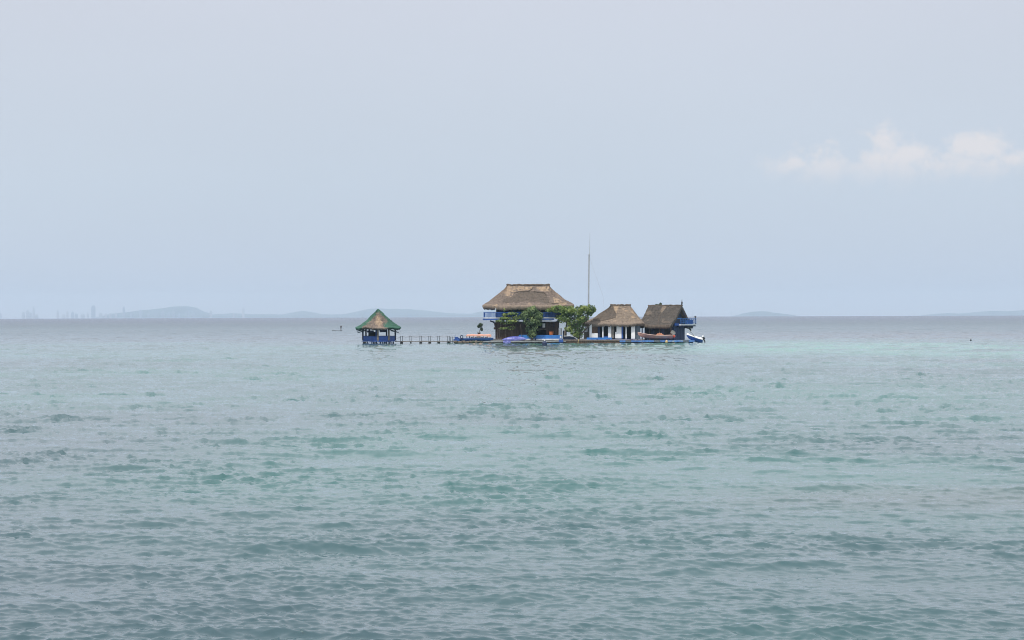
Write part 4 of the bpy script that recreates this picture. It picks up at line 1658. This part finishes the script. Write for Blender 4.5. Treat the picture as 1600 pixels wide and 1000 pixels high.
def sheer_p(t): return float(np.interp(t, [0, 0.1, 0.3, 0.55, 0.8, 1.0], [zs(519.2), zs(520.4), zs(522.8), zs(524.2), zs(524.3), zs(523.8)]))
def keel_p(t): return float(np.interp(t, [0, 0.05, 0.15, 0.3, 0.6, 1.0], [zs(522.2), zs(525.2), zs(527.4), zs(528.6), zs(529.4), zs(529.4)]))
def beam_p(t): return float(np.interp(t, [0, 0.08, 0.2, 0.4, 0.7, 1.0], [0.05, 0.35, 0.65, 0.9, 0.95, 0.85]))


pb = make_boat('motorboat', 'faded pink open motorboat resting on the blue dock', x0, x1, YBt + 0.5, beam_p, sheer_p, keel_p, M['pink_hull'], M['pink_deck'], M['pink_deck'])
outboard(pb, W(1050.5, 520, YBt).x, YBt + 0.5, zs(521.8), 1.35, 'grey_cowl', R(-38))
p = W(1053.6, 525.6, YBt)
mb = MB()
mb.lathe([(0.02, -0.26), (0.17, -0.20), (0.25, -0.02), (0.22, 0.14), (0.10, 0.24), (0.03, 0.26)], (p.x, YBt + 0.3, p.z), 12)
part('float', M['red'], mb, pb)
# tarp heap on the boat
mb = MB()
rows = []
pa, pe = W(1024, 524, YBt).x, W(1038.5, 524, YBt).x
for i in range(15):
    t = i / 14
    x = pa + (pe - pa) * t
    hgt = math.sin(math.pi * t) ** 0.8 * (0.50 + 0.08 * math.sin(i * 2.1))
    row = []
    for k in range(9):
        q = -1 + 2 * k / 8
        row.append((x, YBt + 0.5 + q * 0.7, zs(524.2) - 0.06 + hgt * (1 - q * q) ** 0.7 + 0.03 * fn(i * .6, k * .6, 0)))
    rows.append(row)
mb.grid(rows)
o = mb.build('tarpaulin', M['tarp_orange'], origin=((pa + pe) / 2, YBt + 0.5, zs(524.4)))
tag(o, 'rust orange tarpaulin heaped amidships on the faded pink motorboat', 'tarpaulin')
# chocks under the boat
for px in (1012, 1030, 1044):
    mb = pbox(px - 1.2, px + 1.2, 528.9, 531.4, YBt + 0.2, 0.6)
    o = mb.build('boat_chock', M['navy'], origin=(W(px, 531, YBt).x, YBt + 0.2, zt_))
    tag(o, {1012: 'dark chock under the bow half of the pink motorboat', 1030: 'dark chock under the middle of the pink motorboat',
            1044: 'dark chock under the stern of the pink motorboat'}[px], 'chock', 'chocks under the pink motorboat')

# white and blue boat sliding into the water at the right end
YW = YD + 0.6
x0, x1 = W(1073, 523, YW).x, W(1097.5, 530, YW).x
zs2 = lambda py: W(1085, py, YW).z


def sheer_w(t): return float(np.interp(t, [0, 0.3, 0.6, 0.8, 1.0], [zs2(522.6), zs2(525.2), zs2(528.0), zs2(529.6), zs2(530.6)]))
def keel_w(t): return float(np.interp(t, [0, 0.1, 0.4, 0.7, 1.0], [zs2(524.6), zs2(528.6), zs2(533), zs2(535.5), zs2(536.6)]))
def beam_w(t): return float(np.interp(t, [0, 0.15, 0.4, 0.8, 1.0], [0.08, 0.42, 0.7, 0.8, 0.75]))


wb = make_boat('motorboat', 'blue and white motorboat moored bow up at the right end of the dock', x0, x1, YW, beam_w, sheer_w, keel_w, M['blue'], M['white'], M['white'], crown_h=0.05)
outboard(wb, W(1099.6, 530, YW).x, YW, zs2(530.6), 0.95, 'black', R(28))
mb = MB()
p = W(1098.4, 525.6, YW)
mb.lathe([(0.02, -0.16), (0.12, -0.12), (0.17, 0.0), (0.12, 0.12), (0.02, 0.17)], (p.x, YW, p.z), 10)
mb.tube([(p.x, YW, p.z - 0.15), (p.x, YW, zs2(530.5))], 0.03, 5)
part('fender', M['white'], mb, wb)
mb = MB()
rows = []
for q in (-0.55, 0.55):
    rows.append([(W(px, py, YW).x, YW + q, W(px, py, YW).z) for px, py in ((1087, 527.2), (1083.5, 522.6), (1080, 518.6), (1077, 516.4), (1074.6, 515.8))])
mb.grid(rows)
for r_ in rows: mb.tube(r_, 0.04, 5)
part('windscreen', M['white_metal'], mb, wb)

# boat with the coral canopy
YL = YD + 1.1
x0, x1 = W(771, 530, YL).x, W(711, 530, YL).x
zs3 = lambda py: W(745, py, YL).z


def sheer_c(t): return float(np.interp(t, [0, 0.2, 0.5, 0.85, 1.0], [zs3(528.4), zs3(528.6), zs3(528.6), zs3(529.0), zs3(528.0)]))
def keel_c(t): return float(np.interp(t, [0, 0.1, 0.9, 1.0], [zs3(531.2), zs3(532.6), zs3(532.7), zs3(531.6)]))
def beam_c(t): return float(np.interp(t, [0, 0.15, 0.5, 0.9, 1.0], [0.7, 0.9, 1.0, 0.7, 0.3]))


cb = make_boat('canopy_boat', 'long blue boat with a flat coral canopy at the left dock', x0, x1, YL, beam_c, sheer_c, keel_c, M['blue_bright'], M['navy'], M['blue'])
mb = MB()
rows = []
for i in range(25):
    t = i / 24
    px = 728.5 + (767.8 - 728.5) * t
    row = []
    for k in range(9):
        q = -1 + 2 * k / 8
        zz = W(px, 522.3 + 1.1 * abs(q) ** 2 + 0.25 * math.sin(t * 19), YL).z - (0.0 if 0.04 < t < 0.96 else 0.12)
        row.append((W(px, 522, YL).x, YL + q * 0.95, zz))
    rows.append(row)
mb.grid(rows)
hem = MB()
hem_rows = [[], []]
for i in range(50):
    t = i / 49
    px = 728.5 + 39.3 * t
    a_ = W(px, 523.3, YL)
    hem_rows[0].append((a_.x, YL - 0.96, a_.z))
    hem_rows[1].append((a_.x, YL - 0.985, W(px, 525.0 + 0.6 * abs(math.sin(t * 25)) + (0.8 if t > 0.85 else 0), YL).z))
mb.grid(hem_rows)
mb.grid([[(x, 2 * YL - y, z) for x, y, z in r_] for r_ in hem_rows])
part('canopy', M['coral'], mb, cb)
for px in (729.5, 733.6, 739.4, 745.4, 750.0, 755.8, 761.4, 765.6):
    for s_ in (-1, 1):
        a_ = W(px, 523.6, YL)
        mb = MB()
        mb.box(a_.x - 0.055, a_.x + 0.055, YL + s_ * 0.82 - 0.05, YL + s_ * 0.82 + 0.05, zs3(528.7), a_.z + 0.05)
        part('post', M['navy'], mb, cb)
mb = MB()
for px in (737, 743, 753, 759):
    pbox(px - 1.4, px + 1.4, 526.9, 528.5, YL - 0.3, 0.5, mb)
part('bench', M['blue'], mb, cb)
# small blue gear left of the canopy boat
p = W(713.5, 531.8, YD + 0.3)
mb = MB()
mb.box(p.x - 0.55, p.x + 0.5, YD + 0.1, YD + 0.9, 0.44, 0.80)
mb.box(p.x - 0.35, p.x + 0.30, YD + 0.2, YD + 0.8, 0.81, 1.15)
mb.tube([(p.x - 0.3, YD + 0.4, 1.15), (p.x - 0.25, YD + 0.4, 1.5)], 0.04, 5)
o = mb.build('gear_box', M['blue'], origin=(p.x, YD + 0.4, 0.44))
tag(o, 'blue stepped gear box on the jetty head left of the canopy boat', 'box')
mb = MB()
p = W(721.3, 526.4, YD + 0.2)
n_ = 18
ring = [(p.x + 0.22 * math.cos(2 * math.pi * k / n_), YD + 0.2, p.z + 0.26 * math.sin(2 * math.pi * k / n_)) for k in range(n_ + 1)]
mb.tube(ring, 0.075, 6)
mb.tube([(p.x, YD + 0.24, p.z - 0.3), (p.x, YD + 0.24, 0.44)], 0.04, 5)
o = mb.build('life_ring', M['navy'], origin=(p.x, YD + 0.2, 0.44))
tag(o, 'small dark blue life ring on a stand by the canopy boat', 'life ring')

# violet tarpaulined boat
mb = MB()
rows = []
YVv = YD + 0.5
for i in range(33):
    t = i / 32
    px = 784.5 + (823.5 - 784.5) * t
    zt3 = W(px, float(np.interp(t, [0, 0.08, 0.3, 0.5, 0.72, 0.9, 1.0], [530.6, 528.8, 526.2, 525.4, 525.9, 527.6, 529.6])), YVv).z
    zb3 = W(px, float(np.interp(t, [0, 0.1, 0.5, 0.9, 1.0], [531.4, 532.4, 532.6, 531.2, 530.2])), YVv).z
    w = float(np.interp(t, [0, 0.2, 0.5, 0.8, 1.0], [0.12, 0.55, 0.7, 0.5, 0.1]))
    row = []
    for k in range(13):
        a_ = math.pi * (-0.12 + 1.24 * k / 12)
        fold = 0.03 * math.sin(i * 1.9 + k) + 0.02 * fn(i * 0.5, k * 0.7, 2)
        row.append((W(px, 530, YVv).x, YVv + 0.5 - math.cos(a_) * (w + fold), zb3 + (zt3 - zb3) * max(0, math.sin(a_)) ** 0.7 + fold * 0.5))
    rows.append(row)
mb.grid(rows)
o = mb.build('covered_boat', M['violet'], smooth=True, origin=(W(804, 532, YVv).x, YVv + 0.5, W(804, 532.5, YVv).z))
tag(o, 'small boat under a shiny violet blue cover on the grey dock', 'boat')
mb = MB()
rows = []
for i in range(14):
    t = i / 13
    px = 786 + 12 * t
    zt3 = W(px, 534.0 - 0.5 * math.sin(math.pi * t), YD).z
    rows.append([(W(px, 530, YD).x, YD - 0.05, zt3 + 0.14), (W(px, 530, YD).x, YD - 0.12 - 0.04 * math.sin(i), zt3), (W(px, 530, YD).x, YD - 0.08, W(px, 536.6 - 1.2 * (1 - math.sin(math.pi * t)), YD).z)])
mb.grid(rows)
o = mb.build('hanging_cloth', M['violet'], origin=(W(792, 536, YD).x, YD - 0.1, 0.3))
tag(o, 'violet cloth hanging over the dock edge below the covered boat', 'cloth')

# small dinghy at the foot of the big tree
YN = YD + 1.6
x0, x1 = W(899.5, 528, YN).x, W(881, 528, YN).x
zs4 = lambda py: W(890, py, YN).z
make_boat('dinghy', 'small navy dinghy with white bow half hidden under the big tree', x0, x1, YN,
          lambda t: float(np.interp(t, [0, 0.2, 0.5, 1], [0.1, 0.45, 0.55, 0.5])),
          lambda t: float(np.interp(t, [0, 0.25, 0.5, 1], [zs4(527.8), zs4(525.8), zs4(525.0), zs4(525.2)])),
          lambda t: float(np.interp(t, [0, 0.2, 1], [zs4(529.4), zs4(530.8), zs4(531.0)])), M['navy'], M['white_metal'], M['white_metal'])
mb = MB()
mb.tube([W(904.4, 529.8, YD - 0.1), W(903.0, 536.2, YD - 0.15)], 0.05, 6)
o = mb.build('stick', M['yellow'], origin=tuple(W(903.6, 535, YD - 0.1)))
tag(o, 'pale thin stick leaning on the brown board sea wall', 'stick')

# buoys
Yb = 16000 / (540.2 - 491.7)
p = W(851, 540, Yb)
by = thing('mooring_buoy', 'dark blue barrel shaped buoy floating before the grey dock', 'buoy', (p.x, Yb, 0))
mb = MB()
mb.lathe([(0.22, -0.35), (0.34, -0.25), (0.37, 0.05), (0.40, 0.08), (0.40, 0.42), (0.36, 0.50), (0.24, 0.66), (0.12, 0.72)], (p.x, Yb, 0), 20)
part('float', M['navy'], mb, by)
mb = MB()
mb.lathe([(0.11, 0.715), (0.11, 0.80), (0.05, 0.95), (0.02, 0.97)], (p.x, Yb, 0), 12)
part('cap', M['white_metal'], mb, by)
p = W(1041.5, 536.5, YD - 0.8)
yb_ = thing('fender_buoy', 'yellowish rounded buoy hanging at the edge of the blue dock', 'buoy', (p.x, YD - 0.8, 0))
mb = MB()
mb.lathe([(0.05, -0.1), (0.17, -0.02), (0.24, 0.16), (0.23, 0.30), (0.12, 0.44), (0.06, 0.48)], (p.x, YD - 0.8, 0), 14)
part('float', M['yellow'], mb, yb_)
mb = MB()
mb.tube([(p.x, YD - 0.8, 0.46), (p.x + 0.06, YD - 0.7, 0.62)], 0.035, 5)
part('eye', M['wood_brown'], mb, yb_)
Yc = 16000 / (532.4 - 491.5 + 716 * ROLL)
p = W(1517, 532.2, Yc)
mb = MB()
mb.lathe([(0.08, -0.2), (0.14, 0.0), (0.15, 0.13), (0.09, 0.25), (0.04, 0.30), (0.05, 0.37), (0.02, 0.39)], (p.x, Yc, -0.01), 12)
o = mb.build('small_buoy', M['black'], origin=(p.x, Yc, 0))
tag(o, 'tiny dark buoy alone on the open water at the far right', 'buoy')

# ---- pavilion
YZ = YD + 2.6
pc = W(591, 530, YZ)
pv = thing('pavilion', 'blue over water pavilion with conical thatch roof edged in green netting', 'pavilion', (pc.x, YZ, 0))
kz = YZ / F
zt4, ze4 = W(591, 483.5, YZ).z, W(591, 511.5, YZ).z
prof_p = [(0, 0), (0.05, 0.06), (0.28, 0.33), (0.52, 0.61), (0.74, 0.82), (0.90, 0.94), (1, 1)]


def mat_pav(c, t, phi):
    px, py = px_of(c)
    px += fn(c.x, c.y, c.z, 1.5, 3) * 3.0 + random.uniform(-1.6, 1.6)
    py += fn(c.x, c.y, c.z, 2.1, 6) * 3.0 + random.uniform(-1.2, 1.2)
    if c.y > YZ + 1.2: return 1
    if inside(px, py, [(590, 494), (593, 496), (596, 505), (594, 508), (588, 507), (587, 500)]): return 2
    poly = [(585, 494), (591, 487), (597, 492), (606, 502), (604, 506), (598, 505), (600, 511), (607, 513), (611, 520), (565, 520), (566, 511), (574, 505)]
    if inside(px, py, poly):
        return 0
    return 1


def hexr(phi):
    return 1.0


mb = thatch_roof(pc.x, YZ, pc.x - 0.1, pc.x + 0.1, pc.x - 35 * kz, pc.x + 35 * kz, 3.75, prof_p, zt4, ze4, 0.30, exy=2.35, nphi=300, courses=10,
                 sag=lambda ph: 0.10 * math.cos(6 * ph) - 0.05, seed=4, mat_fn=mat_pav)
pr = part('roof', [M['thatch_old'], M['net_green'], M['thatch_new']], mb, pv)
# posts on a hexagon
fl = W(591, 531.6, YZ).z
HR = 27.5 * kz
hexa = [(pc.x + HR * math.cos(R(a)), YZ + HR * math.sin(R(a))) for a in (-104, -52, 0, 52, 104, 180 - 24, 180 + 24)]
post_px = [(567, -0.6), (571.8, 1.2), (590.3, -2.9), (607.5, -2.2), (617.6, 0.3), (577, 2.6), (604, 2.7)]
for i, (px, dy) in enumerate(post_px):
    x = W(px, 520, YZ + dy).x
    w = 0.16 if i in (2, 3) else 0.13
    mb = MB()
    mb.box(x - w, x + w, YZ + dy - w, YZ + dy + w, fl, ze4 + 0.25)
    part('post', M['wood_grey'] if i in (2, 3) else M['navy'], mb, pv)
order = [0, 2, 3, 4, 6, 5]
P2 = [(W(post_px[i][0], 520, YZ + post_px[i][1]).x, YZ + post_px[i][1]) for i in order]
zlow, zhi = W(591, 532.2, YZ).z, W(591, 525.3, YZ).z
for i in range(len(P2)):
    a_, b_ = Vector((*P2[i], 0)), Vector((*P2[(i + 1) % len(P2)], 0))
    d = (b_ - a_).normalized()
    nn_ = Vector((d.y, -d.x, 0)) * 0.05
    mb = MB()
    A1, B1 = a_ + d * 0.18, b_ - d * 0.18
    vs_ = [A1 + nn_, B1 + nn_, B1 - nn_, A1 - nn_]
    mb.add([(v.x, v.y, zlow) for v in vs_] + [(v.x, v.y, zhi) for v in vs_],
           [(0, 3, 2, 1), (4, 5, 6, 7), (0, 1, 5, 4), (1, 2, 6, 5), (2, 3, 7, 6), (3, 0, 4, 7)])
    part('wall_panel', M['blue'], mb, pv)
    mb = MB()
    A2, B2 = A1 + Vector((0, 0, zhi + 0.03)), B1 + Vector((0, 0, zhi + 0.03))
    mb.tube([A2, B2], 0.05, 5)
    part('top_rail', M['navy'], mb, pv)
# skirt board with teeth, floor, piles
mb = MB()
xs0, xs1 = W(563.5, 530, YZ).x, W(619, 530, YZ).x
mb.add(*(lambda: ([(p_[0] + (p_[0] - pc.x) * 0.08, p_[1] + (p_[1] - YZ) * 0.12, z) for z in (zlow - 0.14, zlow) for p_ in P2],
                  [tuple(range(5, -1, -1)), tuple(range(6, 12))] + [(k, (k + 1) % 6, (k + 1) % 6 + 6, k + 6) for k in range(6)]))())
part('floor', M['blue'], mb, pv)
rr_ = random.Random(2)
pile_px = [568.5, 571, 574, 581, 584, 588, 594.5, 598, 601, 604, 608, 611, 614.5]
for px in pile_px:
    x = W(px, 535, YZ - 2).x
    w = rr_.uniform(0.08, 0.17)
    mb = MB()
    for dy in (-2.0,):
        mb.box(x - w, x + w, YZ + dy - 0.15, YZ + dy + 0.15, -1.2, zlow - 0.145)
    part('pile', M['wood_wet'], mb, pv)
mb = MB()
for k in range(9):
    x = W(576 + k * 4.6, 535, YZ - 2.2).x
    mb.tube([(x - 0.22, YZ - 2.2, zlow - 0.15), (x, YZ - 2.2, zlow - 0.45), (x + 0.22, YZ - 2.2, zlow - 0.15)], 0.045, 4)
part('brace', M['blue'], mb, pv)
# awning flaps and dark cabinet
for (pa, pb2, ya, yb, dy) in ((574.5, 586.5, 516.2, 519.2, -2.3), (594, 606.5, 515.0, 518.6, -2.5)):
    a_, b_ = W(pa, ya, YZ), W(pb2, yb, YZ)
    mb = MB()
    mb.add([(a_.x, YZ + dy, a_.z), (b_.x, YZ + dy - 0.05, a_.z), (b_.x - 0.2, YZ + dy - 0.35, b_.z), (a_.x + 0.1, YZ + dy - 0.35, b_.z),
            (a_.x, YZ + dy + 0.05, a_.z), (b_.x, YZ + dy, a_.z), (b_.x - 0.2, YZ + dy - 0.30, b_.z - 0.02), (a_.x + 0.1, YZ + dy - 0.30, b_.z - 0.02)],
           [(0, 1, 2, 3), (7, 6, 5, 4), (0, 4, 5, 1), (1, 5, 6, 2), (2, 6, 7, 3), (3, 7, 4, 0)])
    part('awning', M['navy'], mb, pv)
for (pts_, nm) in (([(557.5, 516.6), (568, 514.5), (569, 516), (558.5, 518)], 'shutter'), ([(559, 519.4), (570, 515.8), (570.5, 517.4), (560, 520.2)], 'shutter'),
                   ([(609, 514.5), (617, 517), (623, 519.2), (622.5, 520), (612, 517.6)], 'shutter')):
    mb = MB()
    q = [W(x, y, YZ) for x, y in pts_]
    mb.prism([(p_.x, p_.z) for p_ in reversed(q)], YZ - 1.2, YZ + 0.8)
    part(nm, M['slate_wall'], mb, pv)
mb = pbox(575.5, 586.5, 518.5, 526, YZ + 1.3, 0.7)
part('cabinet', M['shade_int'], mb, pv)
mb = pbox(586.5, 589.5, 512, 531, YZ - 1.5, 0.08)
part('door', M['blue'], mb, pv)
ring = MB()
ring.grid([[(p_[0], p_[1], z) for p_ in P2 + [P2[0]]] for z in (ze4 - 0.35, ze4 + 0.2)])
part('lintel', M['navy'], ring, pv)

# ---- jetty
jt = thing('jetty', 'narrow plank jetty with rope handrails linking the pavilion to the island', 'jetty', (W(665, 534, YD + 2).x, YD + 2, 0))
YJ = YD + 1.8
xa, xb_ = W(617, 533, YJ).x, W(717, 533, YJ).x
zj = W(665, 533.0, YJ).z
npl = 12
for k in range(npl):
    xx0, xx1 = xa + (xb_ - xa) * k / npl, xa + (xb_ - xa) * (k + 1) / npl
    mb = MB()
    mb.box(xx0 + 0.01, xx1 - 0.01, YJ - 0.42, YJ + 0.42, zj - 0.10 - 0.015 * (k % 2), zj + 0.015 * (k % 3))
    part('plank', M['wood_grey'], mb, jt)
sup = [627.5, 642, 657.5, 671.5, 685.5, 701]
posts = []
for i, px in enumerate(sup):
    x = W(px, 534, YJ).x
    mb = MB()
    if i == 1:
        mb.add([(x - 0.22, YJ - 0.3, -1.2), (x + 0.22, YJ - 0.3, -1.2), (x + 0.22, YJ + 0.3, -1.2), (x - 0.22, YJ + 0.3, -1.2),
                (x - 0.1, YJ - 0.3, zj - 0.12), (x + 0.1, YJ - 0.3, zj - 0.12), (x + 0.1, YJ + 0.3, zj - 0.12), (x - 0.1, YJ + 0.3, zj - 0.12)],
               [(0, 3, 2, 1), (4, 5, 6, 7), (0, 1, 5, 4), (1, 2, 6, 5), (2, 3, 7, 6), (3, 0, 4, 7)])
    else:
        w = 0.24 if i < 5 else 0.3
        mb.box(x - w, x + w, YJ - 0.35, YJ + 0.35, -1.2, zj - 0.12)
    part('pier_block', M['wood_wet'], mb, jt)
    for s_, dxx in ((-1, -0.15), (1, 0.12)):
        mb = MB()
        xx = x + dxx
        mb.tube([(xx, YJ + s_ * 0.38, zj - 0.11), (xx + random.uniform(-.03, .03), YJ + s_ * 0.40, zj + 0.92)], 0.045, 6)
        part('rail_post', M['slate_wall'], mb, jt)
        posts.append((s_, xx, zj + 0.85))
for s_ in (-1, 1):
    pp = [(W(618, 525, YJ).x, zj + 0.55)] + [(x, z) for q, x, z in posts if q == s_] + [(W(716, 527, YJ).x, zj + 0.7)]
    pts = []
    for i in range(len(pp) - 1):
        for k in range(6):
            t = k / 6
            pts.append((pp[i][0] + (pp[i + 1][0] - pp[i][0]) * t, YJ + s_ * 0.41, pp[i][1] + (pp[i + 1][1] - pp[i][1]) * t - 0.14 * math.sin(math.pi * t)))
    mb = MB()
    mb.tube(pts, 0.013, 4)
    part('rope', M['wood_grey'], mb, jt)
# posts at the jetty head
for px, py, lab in ((699.6, 525.4, 'thin mooring post, leftmost at the jetty head'), (703.5, 526.6, 'thin mooring post, middle one at the jetty head'),
               (706.6, 525.8, 'thin mooring post, rightmost at the jetty head')):
    p = W(px, py, YJ - 0.6)
    mb = MB()
    mb.tube([(p.x, YJ - 0.6, -1.0), (p.x, YJ - 0.6, p.z)], 0.06, 6)
    o = mb.build('mooring_post', M['slate_wall'], origin=(p.x, YJ - 0.6, 0))
    tag(o, lab, 'post', 'mooring posts at the jetty head')

# ---- figure on the water far off
Yf = 16000 / (516.6 - 491.5 - 268 * ROLL)
p = W(532.8, 516.4, Yf)
mb = MB()
rows = []
x0, x1 = W(518.5, 516, Yf).x, W(535, 516, Yf).x
for i in range(15):
    t = i / 14
    b_ = 0.34 * math.sin(math.pi * min(max(t, 0.02), 0.98)) ** 0.6
    rows.append([(x0 + (x1 - x0) * t, Yf - b_, 0.10 + 0.08 * (2 * t - 1) ** 4), (x0 + (x1 - x0) * t, Yf - b_ * 0.6, -0.05),
                 (x0 + (x1 - x0) * t, Yf + b_ * 0.6, -0.05), (x0 + (x1 - x0) * t, Yf + b_, 0.10 + 0.08 * (2 * t - 1) ** 4)])
mb.grid(rows)
mb.grid([[(r[0][0], r[0][1] * 0.98 + Yf * 0.02, 0.06), (r[3][0], r[3][1] * 0.98 + Yf * 0.02, 0.06)] for r in rows])
o = mb.build('canoe', M['concrete'], origin=((x0 + x1) / 2, Yf, 0))
tag(o, 'low pale grey canoe far out on the water left of the pavilion', 'canoe')


def person_mesh(origin):
    # joints: pelvis first, standing with slightly bent knees, arms forward on a pole
    v = [(0, 0, 0.82), (0, 0, 1.05), (0, 0, 1.28), (0, 0, 1.36), (0, 0, 1.48), (0.01, 0, 1.58),
         (-0.10, 0, 0.78), (-0.13, -0.06, 0.45), (-0.12, 0.0, 0.07), (-0.12, -0.14, 0.03),
         (0.10, 0, 0.78), (0.13, -0.06, 0.45), (0.12, 0.0, 0.07), (0.12, -0.14, 0.03),
         (-0.18, 0, 1.30), (-0.24, -0.10, 1.05), (-0.10, -0.26, 0.95), (-0.05, -0.32, 0.95),
         (0.18, 0, 1.30), (0.26, -0.10, 1.12), (0.14, -0.28, 1.15), (0.07, -0.33, 1.18)]
    e_ = [(0, 1), (1, 2), (2, 3), (3, 4), (4, 5), (0, 6), (6, 7), (7, 8), (8, 9), (0, 10), (10, 11), (11, 12), (12, 13),
          (2, 14), (14, 15), (15, 16), (16, 17), (2, 18), (18, 19), (19, 20), (20, 21)]
    rad = [.14, .13, .15, .06, .09, .07, .095, .065, .045, .035, .095, .065, .045, .035, .065, .045, .032, .03, .065, .045, .032, .03]
    me = bpy.data.meshes.new('person')
    me.from_pydata(v, e_, [])
    o = bpy.data.objects.new('person', me)
    col.objects.link(o)
    o.location = origin
    o.modifiers.new('skin', 'SKIN')
    for i, s_ in enumerate(me.skin_vertices[0].data):
        s_.radius = (rad[i], rad[i] * 0.8)
        s_.use_root = i == 0
    o.modifiers.new('sub', 'SUBSURF').levels = 1
    o.modifiers['sub'].render_levels = 1
    me.materials.append(M['skin'])
    return o


pe_ = person_mesh((p.x, Yf, 0.12))
tag(pe_, 'person in dark clothes standing in the low grey canoe', 'person')
mb = MB()
mb.lathe([(0.17, 0.74), (0.19, 0.9), (0.17, 1.1), (0.22, 1.28), (0.16, 1.37), (0.09, 1.39)], (p.x, Yf, 0.12), 14, 1.0, 0.85)
part('shirt', M['cloth_dark'], mb, pe_, smooth=True)
mb = MB()
mb.tube([(p.x + 0.02, Yf - 0.34, 1.75), (p.x - 0.05, Yf - 0.36, 0.0)], 0.022, 5)
o = mb.build('pole', M['wood_dark'], origin=(p.x, Yf - 0.35, 0))
tag(o, 'thin pole held upright by the person in the canoe', 'pole')
